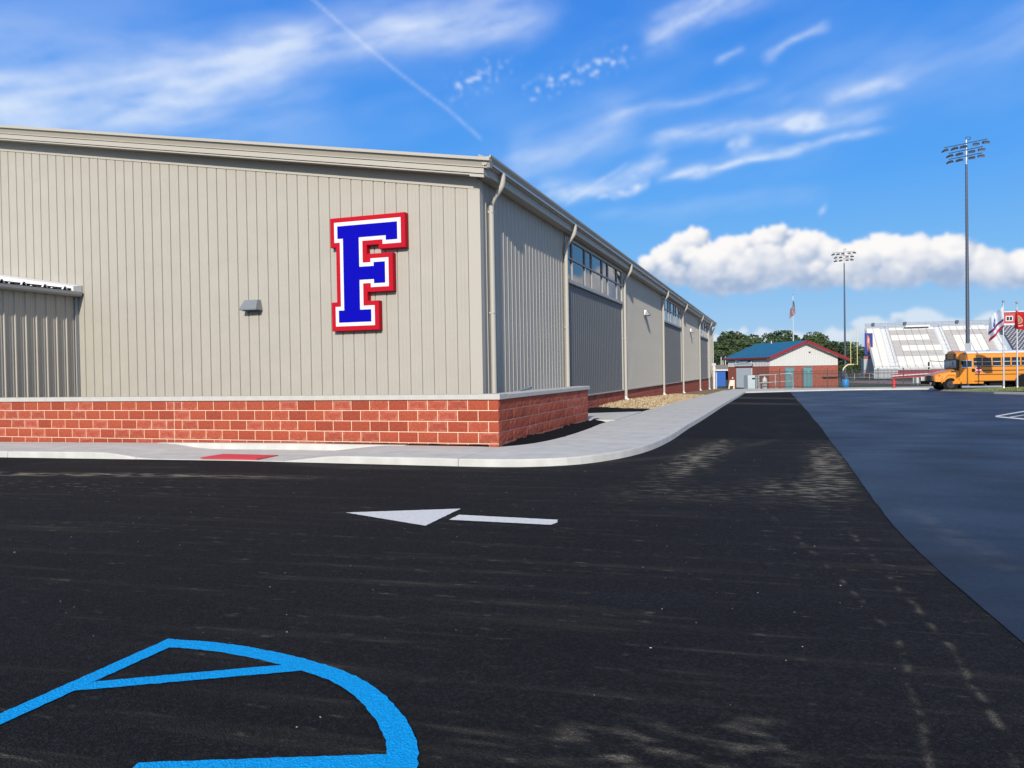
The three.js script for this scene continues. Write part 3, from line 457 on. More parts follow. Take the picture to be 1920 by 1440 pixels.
// gravel strip along the building
const gravelY = (x, z) => { const w = clamp((-4.4 - x) / 2), near = sst(-27.2, -30, z); return lerp(ground(x, z) + 0.08, ground(x, z) + 0.12 + 0.19 * w * interp(-z, [[30, 0.7], [34, 1], [46, 0.75], [57, 0.35], [70, 0.15], [90, 0]]) + 0.05 * fbm(x * 1.4, z * 1.2, 3) * w, near); };
{
  const tx = dataTex(256, 256, (u, v, x, y) => { const s = stoneField[y * 512 + x], q = 0.55 + 0.45 * s + 0.15 * (gritAt(x >> 1, y >> 1) - 0.5); return [q, q * 0.93, q * 0.82]; }, 1 / 1.1);
  const gm = std(rgb(0.55, 0.415, 0.235), 0.95, { map: tx });
  const bed = setting('gravel_bed', sheet(range(-6.47, -4.3, 0.1).concat([-4.3]), range(-27, -52, 0.15).concat(range(-52, -84, 0.5), [-84]), (x, z) => [x, gravelY(x, z), z]), gm);
  const r = rngOf(61), shapes = [0, 1, 2].map((k) => { const g = new THREE.IcosahedronGeometry(1, 0), p = g.attributes.position; for (let i = 0; i < p.count; i++) { const q = 0.8 + 0.4 * Math.abs(noise(p.getX(i) * 3 + k * 9, p.getY(i) * 3 + p.getZ(i))); p.setXYZ(i, p.getX(i) * q, p.getY(i) * q * 0.65, p.getZ(i) * q); } return clean(g); });
  const mats = [gm, std(rgb(0.56, 0.44, 0.27), 0.9), std(rgb(0.40, 0.30, 0.18), 0.9)];
  shapes.forEach((g, k) => { const n = 3000, im = new THREE.InstancedMesh(g, mats[k], n), m = new THREE.Matrix4(); for (let i = 0; i < n; i++) { const z = -26.6 - 26 * Math.pow(r(), 1.35), x = lerp(-6.4, -4.25, r()), s = 0.018 + 0.032 * r() * r(); m.compose(V(x, gravelY(x, z) + s * 0.2, z), new THREE.Quaternion().setFromEuler(new THREE.Euler(r() * 6, r() * 6, r() * 6)), V(s, s, s)); im.setMatrixAt(i, m); } im.name = 'gravel_stones'; im.userData.kind = 'stuff'; im.castShadow = im.receiveShadow = true; bed.add(im); });
}
// ---------------------------------------------------------------- metal building
const WX = -6.46, WZ = -16.72, END = -84.6, SILL = 0.62, SOFFIT = 5.94, SLOPE = 1 / 6;
const hall = thing('metal_building', 'long beige metal hall with grey ribbed side wall and high windows', 'building');
// sweep a cross-section (s along the wall, n out of it) up between two heights
function ribbed(profile, at, y0, y1) { const t = []; for (let i = 0; i + 1 < profile.length; i++) { const [s, n] = profile[i], [s2, n2] = profile[i + 1]; quad(t, at(s, n, y0(s)), at(s2, n2, y0(s2)), at(s2, n2, y1(s2)), at(s, n, y1(s))); } return soup(t); }
const groove = [[0, -0.03], [0.009, -0.03], [0.017, 0], [0.098, 0], [0.103, -0.004], [0.113, -0.004], [0.118, 0], [0.188, 0], [0.193, -0.004], [0.203, -0.004], [0.208, 0], [0.2878, 0], [0.2958, -0.03], [0.3048, -0.03]];
{
  // gable front: one strip between grooves is one piece
  const eaveTop = SOFFIT - 0.02;
  for (let k = 0; k < 56; k++) {
    const x0 = WX - 0.26 - 0.3048 * (k + 1);
    const g = ribbed(groove, (s, n, y) => [x0 + s, y, WZ + n], () => 0.0, (s) => eaveTop - 0.02 + (WX - x0 - s) * SLOPE);
    part(hall, 'wall_panel', g, M.tan);
  }
  // screw heads along the girts
  const scr = []; for (const y of [1.7, 3.1, 4.5]) for (let k = 0; k < 50; k++) scr.push(cyl(0.008, 0.008, 0.008, WX - 0.26 - 0.3048 * k - 0.03, y, WZ + 0.003, 6, Math.PI / 2));
  part(hall, 'screws', merge(scr), M.galv, null, 'stuff');
  part(hall, 'corner_trim', merge([bx(0.30, 5.9, 0.012, WX - 0.105, 2.97, WZ + 0.006)]), M.tanTrim);
  part(hall, 'corner_trim', merge([bx(0.012, 5.28, 0.2, WX + 0.036, SILL + 2.66, WZ - 0.1)]), M.tanTrim);
  // trim under the rake, follows the slope
  const L = 24, sl = (x) => (WX - x) * SLOPE, skew = (o, a, b, y0, y1, z0, z1) => { const P = (x, y, z) => [x, y + sl(x), z]; quad(o, P(a, y0, z1), P(b, y0, z1), P(b, y1, z1), P(a, y1, z1)); quad(o, P(a, y1, z1), P(b, y1, z1), P(b, y1, z0), P(a, y1, z0)); quad(o, P(a, y0, z0), P(b, y0, z0), P(b, y0, z1), P(a, y0, z1)); quad(o, P(b, y0, z1), P(b, y0, z0), P(b, y1, z0), P(b, y1, z1)); quad(o, P(a, y0, z0), P(a, y0, z1), P(a, y1, z1), P(a, y1, z0)); };
  const rake = (name, a, b, y0, y1, z0, z1, m) => { const o = []; skew(o, a, b, y0, y1, z0, z1); return part(hall, name, soup(o), m); };
  rake('head_trim', WX - L, WX, SOFFIT - 0.24, SOFFIT + 0.05, WZ, WZ + 0.02, M.tanTrim);
  rake('soffit', WX - L, -6.16, SOFFIT + 0.03, SOFFIT + 0.05, WZ, WZ + 0.40, M.tanTrim);
  rake('rake_fascia', WX - L, -6.16, SOFFIT, SOFFIT + 0.165, WZ + 0.38, WZ + 0.40, M.tanTrim);
  rake('rake_fascia', -6.5, -6.158, SOFFIT - 0.035, SOFFIT + 0.002, WZ + 0.36, WZ + 0.404, M.tanTrim);
  rake('rake_trim', WX - L, -6.08, SOFFIT + 0.178, SOFFIT + 0.196, WZ + 0.30, WZ + 0.425, M.tanTrim); rake('rake_trim', WX - L, -6.17, SOFFIT + 0.166, SOFFIT + 0.177, WZ + 0.30, WZ + 0.365, M.tanTrim);
  { const o = [], P = (x, y, z) => [x, y + sl(x), z], a = WX - L, b = -6.03, c = -6.0; quad(o, P(a, SOFFIT + 0.206, WZ + 0.345), P(b, SOFFIT + 0.206, WZ + 0.345), P(c, SOFFIT + 0.333, WZ + 0.42), P(a, SOFFIT + 0.333, WZ + 0.42)); quad(o, P(b, SOFFIT + 0.206, WZ + 0.345), P(b, SOFFIT + 0.206, WZ + 0.2), P(c, SOFFIT + 0.333, WZ + 0.2), P(c, SOFFIT + 0.333, WZ + 0.42)); quad(o, P(a, SOFFIT + 0.206, WZ + 0.2), P(b, SOFFIT + 0.206, WZ + 0.2), P(b, SOFFIT + 0.206, WZ + 0.345), P(a, SOFFIT + 0.206, WZ + 0.345)); part(hall, 'rake_trim', soup(o), M.tanTrim); }
  rake('rake_trim', WX - L, -6.0, SOFFIT + 0.335, SOFFIT + 0.405, WZ + 0.30, WZ + 0.47, M.tanTrim);
  rake('roof', WX - L, -6.03, SOFFIT + 0.28, SOFFIT + 0.33, END - 0.3, WZ + 0.3, M.galv);
  part(hall, 'roof_clip', merge([ext([[0, 0], [0.22, 0], [0, 0.1]], 0.02).translate(-6.35, SOFFIT + 0.40, WZ + 0.2)]), M.gutter);
  // eave along the side: gutter, fascia, soffit
  const LZ = WZ + 0.4 - (END - 0.3), gut = [[-6.2, 6.13], [-6.1, 6.13], [-6.06, 6.18], [-6.03, 6.24], [-5.99, 6.30], [-5.985, 6.345], [-6.0, 6.345], [-6.02, 6.31], [-6.18, 6.31], [-6.2, 6.31]];
  const gg = ext(gut, LZ).translate(0, 0, END - 0.3); part(hall, 'gutter', merge([gg]), M.tanTrim);
  part(hall, 'eave_fascia', merge([bx(0.02, 0.19, LZ - 0.01, -6.17, SOFFIT + 0.095, END - 0.3 + LZ / 2)]), M.tanTrim);
  part(hall, 'soffit', merge([bx(0.3, 0.015, LZ - 0.42, -6.325, SOFFIT + 0.03, END - 0.31 + (LZ - 0.4) / 2)]), M.tanTrim);
  // shell out of sight, so that the hall is dark inside
  part(hall, 'rear_wall', merge([bx(24, 6.0, 0.1, WX - 12, 3.0, END + 0.05)]), M.tan);
  part(hall, 'far_wall', merge([bx(0.1, 10, WZ - END, WX - 24, 5, (WZ + END) / 2)]), M.tan);
  part(hall, 'floor', merge([bx(23.8, 0.1, WZ - END - 0.2, WX - 12, -0.2, (WZ + END) / 2)]), M.concrete);
}
{
  // side wall, bay by bay
  const bays = [[-16.92, -24.3, 0], [-24.3, -34.2, 1], [-34.2, -46.75, 0], [-46.75, -56.4, 1], [-56.4, -69.6, 0], [-69.6, -78.9, 1], [-78.9, -84.5, 0]];
  const rib = (w) => { const u = w / 3, o = []; for (let k = 0; k < 3; k++) { const b = k * u; o.push([b, 0], [b + 0.105, 0], [b + 0.11, 0.002], [b + 0.12, 0.002], [b + 0.125, 0], [b + u - 0.06, 0], [b + u - 0.048, 0.015], [b + u - 0.028, 0.015], [b + u - 0.016, 0]); } o.push([w, 0]); return o; };
  const panelOf = {};
  for (const [z0, z1, dark] of bays) {
    const W = z0 - z1 - 0.02, n = Math.round(W / 0.9144), w = W / n, top = dark ? 4.42 : SOFFIT + 0.02;
    for (let k = 0; k < n; k++) {
      const key = `${n}_${dark}_${w.toFixed(3)}`, g = panelOf[key] ??= ribbed(rib(w), (s, nn, y) => [nn, y, -s], () => SILL, () => top);
      const m = part(hall, 'wall_panel', g, dark ? M.charcoal : M.tan); m.position.set(WX, 0, z0 - 0.01 - k * w);
    }
    if (dark) {
      // light frame round the bay, glazing above
      const H0 = 4.42, H1 = 5.86, a = z0 - 0.18, b = z1 + 0.22, wm = M.greyTrim;
      const win = part(hall, 'window', merge([bx(0.09, 0.09, a - b, WX + 0.02, H0 + 0.045, (a + b) / 2), bx(0.09, 0.07, a - b, WX + 0.02, H1 - 0.035, (a + b) / 2), bx(0.09, H1 - H0 - 0.16, 0.07, WX + 0.02, (H0 + H1) / 2 + 0.01, a - 0.035), bx(0.09, H1 - H0 - 0.16, 0.07, WX + 0.02, (H0 + H1) / 2 + 0.01, b + 0.035)]), M.pipe);
      part(hall, 'head_trim', merge([bx(0.05, SOFFIT + 0.02 - H1, z0 - z1 - 0.02, WX, (SOFFIT + 0.02 + H1) / 2, (z0 + z1) / 2)]), M.greyTrim);
      for (const zc of [(z0 - 0.01 + a) / 2, (z1 + 0.01 + b) / 2]) part(hall, 'jamb_trim', merge([bx(0.06, H1 - SILL, Math.abs(zc - (zc > (a + b) / 2 ? a : b)) * 2 - 0.004, WX + 0.016, (H1 + SILL) / 2, zc)]), M.pipe);
      part(hall, 'window_sill', merge([bx(0.1, 0.05, a - b, WX + 0.045, H0 - 0.02, (a + b) / 2)]), M.greyTrim);
      const seg = [0.62, 1.8, 1.04, 1.77, 1.05, 1.8, 1.08], tot = seg.reduce((p, q) => p + q, 0), span = a - b - 0.14; let z = a - 0.07;
      const bars = [bx(0.075, 0.05, span - 0.004, WX + 0.02, 5.2, (a + b) / 2)];
      seg.forEach((s, i) => {
        const L = s / tot * span, zc = z - L / 2;
        for (const [y0, y1] of [[H0 + 0.092, 5.173], [5.227, H1 - 0.072]]) part(win, 'pane', merge([bx(0.006, y1 - y0, L - 0.05, WX + 0.012, (y0 + y1) / 2, zc)]), M.glass);
        z -= L; if (i + 1 < seg.length) bars.push(bx(0.085, H1 - H0 - 0.17, 0.05, WX + 0.02, (H0 + H1) / 2 + 0.01, z));
      });
      part(win, 'mullion', merge(bars), M.greyTrim);
    }
  }
  part(hall, 'base_flashing', merge([bx(0.05, 0.045, 67.6, WX + 0.03, SILL - 0.0, -50.8)]), M.pipe);
  // brick base
  const rest = []; let count = 0;
  part(hall, 'mortar', merge([bx(0.2, 1.5, 66.2, WX - 0.13, SILL - 0.78, -51.4)]), M.mortarShaded);
  lay(hall, SILL - 0.024, 7, 66, (s, y, g, m, c) => {
    const z = -18.3 - s; if (count < 300 && z > -46) { count++; const b = part(hall, 'brick', g, m); b.position.set(WX - 0.016, y, z); b.rotation.y = Math.PI / 2; }
    else if (z > -80) { const b = g.clone(); b.rotateY(Math.PI / 2); b.translate(WX - 0.016, y, z); rest.push(b); }
  }, [], 12, true, (s) => ground(WX, -18.3 - s) + (s > 10 ? 0.1 : 0.0));
  part(hall, 'bricks', merge(rest, false), blockMats[1], null, 'stuff');
  // downpipes
  for (const [z, foot] of [[-17.32, 0.3], [-24.2, 0.35], [-34.3, 0], [-46.6, 0], [-56.75, 0], [-69.5, 0], [-79.0, 0], [-84.3, 0]]) {
    const gy = (foot || gravelY(WX + 0.1, z)) + 0.16, pts = [V(-6.06, 6.16, z), V(-6.06, 6.0, z), V(-6.1, 5.84, z), V(-6.27, 5.62, z), V(-6.355, 5.46, z), V(-6.365, 5.3, z), V(-6.365, 4, z), V(-6.365, gy, z)];
    const body = new THREE.TubeGeometry(new THREE.CatmullRomCurve3(pts, false, 'catmullrom', 0.3), 60, 0.066, 12);
    const pipe = part(hall, 'downpipe', merge([body, bx(0.125, 0.05, 0.125, -6.365, 5.28, z), bx(0.13, 0.035, 0.135, -6.37, 2.9, z)]), M.pipe);
    part(pipe, 'boot', merge([cyl(0.062, 0.07, 0.2, -6.365, gy - 0.03, z, 12), cyl(0.06, 0.06, 0.16, -6.31, gy - 0.13, z + 0.03, 12, 0, 1.2)]), M.white);
  }
}
// wall-mounted lights
function wallPack(label, x, y, z, turn, scale = 1) {
  const o = thing('wall_light', label, 'lamp', 'wall lights on the metal hall'); o.position.set(x, y, z); o.rotation.y = turn; o.scale.setScalar(scale);
  const t = [], W = 0.26, w = 0.24, P = (a, b, c) => [a, b, c];
  // wedge: narrow at the top, deep at the bottom
  const A = P(-w + 0.03, 0.27, 0.01), B = P(w - 0.03, 0.27, 0.01), A2 = P(-w + 0.045, 0.265, 0.12), B2 = P(w - 0.045, 0.265, 0.12), C = P(-W, 0, 0.01), D = P(W, 0, 0.01), C2 = P(-W, 0, 0.27), D2 = P(W, 0, 0.27), C3 = P(-W, 0.028, 0.275), D3 = P(W, 0.028, 0.275);
  quad(t, C3, D3, B2, A2); quad(t, A2, B2, B, A); quad(t, C2, D2, D3, C3); t.push(...D, ...B, ...B2, ...D, ...B2, ...D3, ...D, ...D3, ...D2); t.push(...C, ...A2, ...A, ...C, ...C3, ...A2, ...C, ...C2, ...C3); quad(t, C, D, D2, C2); quad(t, A, B, D, C);
  part(o, 'housing', soup(t), std(rgb(0.22, 0.235, 0.25), 0.4, { metalness: 0.2 }));
  part(o, 'lens', merge([bx(0.36, 0.02, 0.17, 0, -0.011, 0.14)]), std(rgb(0.05, 0.05, 0.05), 0.3));
  part(o, 'mounting_plate', merge([bx(0.3, 0.2, 0.02, 0, 0.12, 0.0)]), M.black);
  return o;
}
wallPack('grey wedge wall light on the beige front beside the big letter', -12.65, 3.17, WZ + 0.005, 0);
wallPack('small wedge wall light on the grey side wall between the first two window bays', WX + 0.03, 4.3, -40.2, Math.PI / 2, 1.0);
wallPack('small wedge wall light on the grey side wall between the last two window bays', WX + 0.03, 4.4, -62.4, Math.PI / 2, 1.0);
// big letter
{
  const base = [[-10.06, 3.61], [-8.45, 3.61], [-8.45, 3.20], [-8.75, 3.20], [-8.75, 3.31], [-9.48, 3.31], [-9.48, 2.60], [-9.085, 2.60], [-9.085, 2.69], [-8.79, 2.69], [-8.79, 2.19], [-9.085, 2.19], [-9.085, 2.29], [-9.48, 2.29], [-9.48, 1.57], [-9.18, 1.57], [-9.18, 1.28], [-10.06, 1.28], [-10.06, 1.57], [-9.91, 1.57], [-9.91, 3.31], [-10.06, 3.31]].map(([x, y]) => [x, y + EYE]).reverse();
  const grow = (pts, d) => pts.map((p, i) => { const a = pts[(i + pts.length - 1) % pts.length], b = pts[(i + 1) % pts.length], n = (u, v) => { const dx = v[0] - u[0], dy = v[1] - u[1], l = Math.hypot(dx, dy); return [dy / l, -dx / l]; }, n1 = n(a, p), n2 = n(p, b); return [p[0] + d * (n1[0] + n2[0]), p[1] + d * (n1[1] + n2[1])]; });
  const sgn = THREE.ShapeUtils.area(base.map(([x, y]) => new THREE.Vector2(x, y))) > 0 ? 1 : -1;
  const o = thing('letter_sign', 'large varsity letter F in blue, white and red on the beige wall', 'sign');
  part(o, 'red_body', merge([ext(grow(base, sgn * 0.205), 0.15, 0.006).translate(0, 0, WZ + 0.02)]), M.red);
  part(o, 'white_outline', merge([ext(grow(base, sgn * 0.093), 0.012).translate(0, 0, WZ + 0.168)]), M.signWhite);
  part(o, 'blue_face', merge([ext(base, 0.014).translate(0, 0, WZ + 0.178)]), M.blue);
}
// projecting wing at the left, its side wall towards the planter
{
  const xw = -18.56, w = thing('side_wing', 'grey ribbed wing with white corrugated roof edge projecting from the beige front', 'building');
  const u = 0.3048, rib = [[0, 0], [0.09, 0], [0.098, 0.006], [0.112, 0.006], [0.12, 0], [0.17, 0], [0.178, 0.006], [0.192, 0.006], [0.2, 0], [0.235, 0], [0.25, 0.026], [0.278, 0.026], [0.293, 0], [u, 0]];
  const g = ribbed(rib, (s, n, y) => [n, y, -s], () => -0.1, () => 3.8);
  for (let k = 0; k < 12; k++) { const m = part(w, 'wall_panel', g, M.tan); m.position.set(xw, 0, WZ + 0.02 + u * (k + 1)); }
  part(w, 'corner_trim', merge([bx(0.02, 3.9, 0.1, xw + 0.046, 1.85, WZ + 0.06)]), M.greyTrim);
  part(w, 'gutter', merge([ext([[0, 0], [0.2, 0], [0.235, 0.05], [0.235, 0.13], [0, 0.13]], 4.0, 0.006).translate(xw + 0.02, 3.79, WZ + 0.06)]), M.greyTrim);
  // roof sheet rising to the left, open rib ends seen over the gutter
  const prof = [[0, 0]]; for (let k = 0; k < 7; k++) { const b = 0.14 + k * 0.61; prof.push([b, 0], [b + 0.045, 0.085], [b + 0.10, 0.085], [b + 0.145, 0], [b + 0.29, 0], [b + 0.31, 0.022], [b + 0.46, 0.022], [b + 0.48, 0]); } prof.push([4.5, 0]);
  const cor = [], RS = 0.158, ry0 = 3.945, rx0 = xw + 0.19; for (let i = 0; i + 1 < prof.length; i++) { const [a, ya] = prof[i], [b, yb] = prof[i + 1], z0 = WZ + 0.33 + a, z1 = WZ + 0.33 + b; for (let k = 0; k < 6; k++) { const xa = rx0 - k, xb = rx0 - k - 1; quad(cor, [xa, ry0 + RS * k + ya, z0], [xa, ry0 + RS * k + yb, z1], [xb, ry0 + RS * (k + 1) + yb, z1], [xb, ry0 + RS * (k + 1) + ya, z0]); } }
  part(w, 'roof', soup(cor), std(rgb(0.62, 0.62, 0.61), 0.5, { side: THREE.DoubleSide }));
  part(w, 'roof_closure', merge([bx(0.02, 0.085, 4.2, xw + 0.12, 3.962, WZ + 2.3)]), M.black);
  { const t = []; for (const [y0, y1, dz, mm] of [[-0.02, 0.115, 0.30, 0]]) { const P = (x, y, z) => [x, ry0 + RS * (rx0 - x) + y, z]; const a = rx0 + 0.02, c = rx0 - 6; quad(t, P(c, y0, WZ + dz), P(a, y0, WZ + dz), P(a, y1, WZ + dz), P(c, y1, WZ + dz)); quad(t, P(c, y1, WZ + dz), P(a, y1, WZ + dz), P(a, y1 + 0.05, WZ + 0.02), P(c, y1 + 0.05, WZ + 0.02)); quad(t, P(a, y0, WZ + dz), P(a, y0, WZ + 0.02), P(a, y1 + 0.05, WZ + 0.02), P(a, y1, WZ + dz)); } part(w, 'roof_flashing', soup(t), M.white); }
  part(w, 'shell', merge([bx(5, 3.8, 0.05, xw - 2.55, 1.9, WZ + 3.66)]), M.tan);
}
// handrail behind the planter
{
  const o = thing('handrail', 'thin aluminium handrail showing above the planter coping', 'railing'), X = -5.75, z0 = -16.6, z1 = -18.35, y0 = 0.99, y1 = 1.12;
  part(o, 'rail', merge([rod(V(X, y0, z0), V(X, y1, z1), 0.02), rod(V(X, y0 - 0.42, z0), V(X, y1 - 0.42, z1), 0.014)]), M.galv);
  part(o, 'post', merge([rod(V(X, y1, z1), V(X, 0.05, z1), 0.02)]), M.galv); part(o, 'post', merge([rod(V(X, y0, z0), V(X, 0.0, z0), 0.02)]), M.galv);
  const b = []; for (let k = 1; k < 12; k++) { const t = k / 12; b.push(rod(V(X, lerp(y0, y1, t), lerp(z0, z1, t)), V(X, lerp(y0, y1, t) - 0.42, lerp(z0, z1, t)), 0.007, 6)); }
  part(o, 'balusters', merge(b), M.galv, null, 'stuff');
}
// concrete-filled pipe guards at the far corner of the hall
{
  const p = onGround(1332.5, 731.5), o = thing('gas_riser', 'pale pipe riser with regulator at the far end of the grey side wall', 'pipe'); o.position.set(WX + 0.45, ground(WX, -80), -80.5);
  part(o, 'pipe', merge([cyl(0.13, 0.13, 2.5, 0, 1.25, 0, 14), cyl(0.19, 0.19, 0.35, 0, 2.15, 0.0, 14)]), std(rgb(0.62, 0.56, 0.45), 0.6)); part(o, 'valve', merge([bx(0.4, 0.25, 0.25, 0, 2.6, 0), cyl(0.05, 0.05, 0.4, 0.1, 2.4, 0, 8)]), M.galv);
}
// ---------------------------------------------------------------- far side of the lot: pavement, fence, track, field
const gpt = (px, py, dh = 0) => onGround(px, py, dh);
function groundStrip(edge1, edge2, dh, n = 1) { const t = []; for (let i = 0; i + 1 < edge1.length; i++) quad(t, edge1[i], edge1[i + 1], edge2[i + 1], edge2[i]); const g = soup(t); if (g.attributes.normal.getY(0) < 0) { const p = g.attributes.position; for (let i = 0; i < p.count; i += 3) { const a = [p.getX(i + 1), p.getY(i + 1), p.getZ(i + 1)]; p.setXYZ(i + 1, p.getX(i + 2), p.getY(i + 2), p.getZ(i + 2)); p.setXYZ(i + 2, ...a); } g.computeVertexNormals(); } return metreUV(g); }
const FENCE = [[-9.5, -82.5], [-2, -85.4], [2.5, -87.0], [7.5, -88.9], [12.6, -90.8], [17.7, -92.7], [30, -97.2]];
{
  const k0 = [[-3.1, -64.2], [-2.3, -65.4], [-0.3, -67.8], [1.83, -70.4], [4.55, -73.0], [6.5, -74.8], [10.6, -75.6], [16, -75.9], [40, -76]], h = 0.12;
  const up = k0.map(([x, z]) => [x, ground(x, z) + h, z]), lo = k0.map(([x, z]) => [x, ground(x, z) - 0.05, z + 0.02]), back = [[-6, -82], [-5, -82.6], [-3, -83.4], [0, -84.5], [3, -85.6], [7, -87], [12, -89], [18, -91.2], [40, -99]].map(([x, z]) => [x, ground(x, z) + h * 0.8, z]);
  const s = setting('far_pavement', groundStrip(up, back), M.concrete);
  { const t = []; for (let i = 0; i + 1 < up.length; i++) quad(t, lo[i], lo[i + 1], up[i + 1], up[i]); part(s, 'kerb_face', soup(t), M.concrete); }
  // turf and running track behind the fence
  setting('sports_turf', sheet([-30, 0, 20, 40, 80, 160], [-83.9, -88, -94, -100, -110, -125, -140, -170], (x, z) => [x, ground(x, z) - 0.02, z]), std(rgb(0.055, 0.105, 0.035), 0.95, { map: grassTex }));
  const c = [[9.5, -150], [10.5, -135], [13, -122], [17, -112], [23, -104.5], [31, -100], [45, -98], [120, -98]], inner = c.map(([x, z]) => [x + 0.9, ground(x, z) + 0.03, z - 0.9]), outer = c.map(([x, z]) => [x, ground(x, z) + 0.03, z]), i2 = c.map(([x, z]) => [x + 9, ground(x, z) + 0.02, Math.min(z - 7, -107)]);
  const tr = setting('running_track', groundStrip(inner, i2), std(rgb(0.20, 0.15, 0.16), 0.9));
  part(tr, 'track_edge', groundStrip(outer, inner), std(rgb(0.42, 0.02, 0.04), 0.8));
  part(tr, 'track_line', groundStrip(c.map(([x, z]) => [x - 0.25, ground(x, z) + 0.034, z + 0.2]), outer), std(rgb(0.6, 0.55, 0.42), 0.8));
}
// black picket fence
{
  const o = thing('picket_fence', 'black steel picket fence along the far pavement', 'fence'), fm = std(rgb(0.012, 0.012, 0.014), 0.45);
  const seg = []; for (let i = 1; i + 1 < FENCE.length; i++) { const [ax, az] = FENCE[i], [bx_, bz] = FENCE[i + 1], n = Math.round(Math.hypot(bx_ - ax, bz - az) / 2.44); for (let k = 0; k < n; k++) seg.push([lerp(ax, bx_, k / n), lerp(az, bz, k / n)]); } seg.push(FENCE[FENCE.length - 1]);
  const Y = ([x, z]) => ground(x, z) + 0.08;
  for (let i = 0; i + 1 < seg.length; i++) {
    const a = seg[i], b = seg[i + 1], ya = Y(a), yb = Y(b);
    part(o, 'post', merge([bx(0.085, 1.98, 0.085, a[0], ya + 0.99, a[1]), cyl(0, 0.07, 0.06, a[0], ya + 2.01, a[1], 4)]), fm);
    for (const h of [0.18, 1.5, 1.78]) part(o, 'rail', merge([bar(V(a[0], ya + h, a[1]), V(b[0], yb + h, b[1]), 0.04)]), fm);
    const pk = []; for (let k = 1; k < 19; k++) { const t = k / 19; pk.push(bx(0.036, 1.72, 0.036, lerp(a[0], b[0], t), lerp(ya, yb, t) + 0.96, lerp(a[1], b[1], t))); }
    part(o, 'pickets', merge(pk), fm, null, 'stuff');
  }
}
// chain-link end post by the hall
{ const p = gpt(1343.5, 731.5), o = thing('steel_post', 'pale blue steel gate post beside the far corner of the hall', 'post'); o.position.copy(p); part(o, 'pole', merge([cyl(0.06, 0.06, 1.75, 0, 0.87, 0, 10)]), std(rgb(0.35, 0.47, 0.6), 0.5)); part(o, 'cap', merge([place(new THREE.SphereGeometry(0.085, 10, 6), 0, 1.75, 0)]), std(rgb(0.35, 0.47, 0.6), 0.5)); }
// leaning white pipe frame
{
  const o = thing('soccer_goal', 'white pipe soccer goal standing on edge by the black fence', 'goal'), p = (x, y) => atDepth(x, y, 82.5);
  const A = p(1423, 703.5), B = p(1485, 700.5), C = p(1487.5, 730), D = p(1424.5, 731.5), E1 = p(1453.5, 702), F1 = p(1455, 730.5), G = p(1424, 718), H = p(1485.5, 714.5);
  for (const [n, a, b] of [['crossbar', A, B], ['post', A, D], ['post', B, C], ['post', E1, F1], ['brace', G, H]]) part(o, n, merge([rod(a, b, 0.058, 8)]), M.white);
}
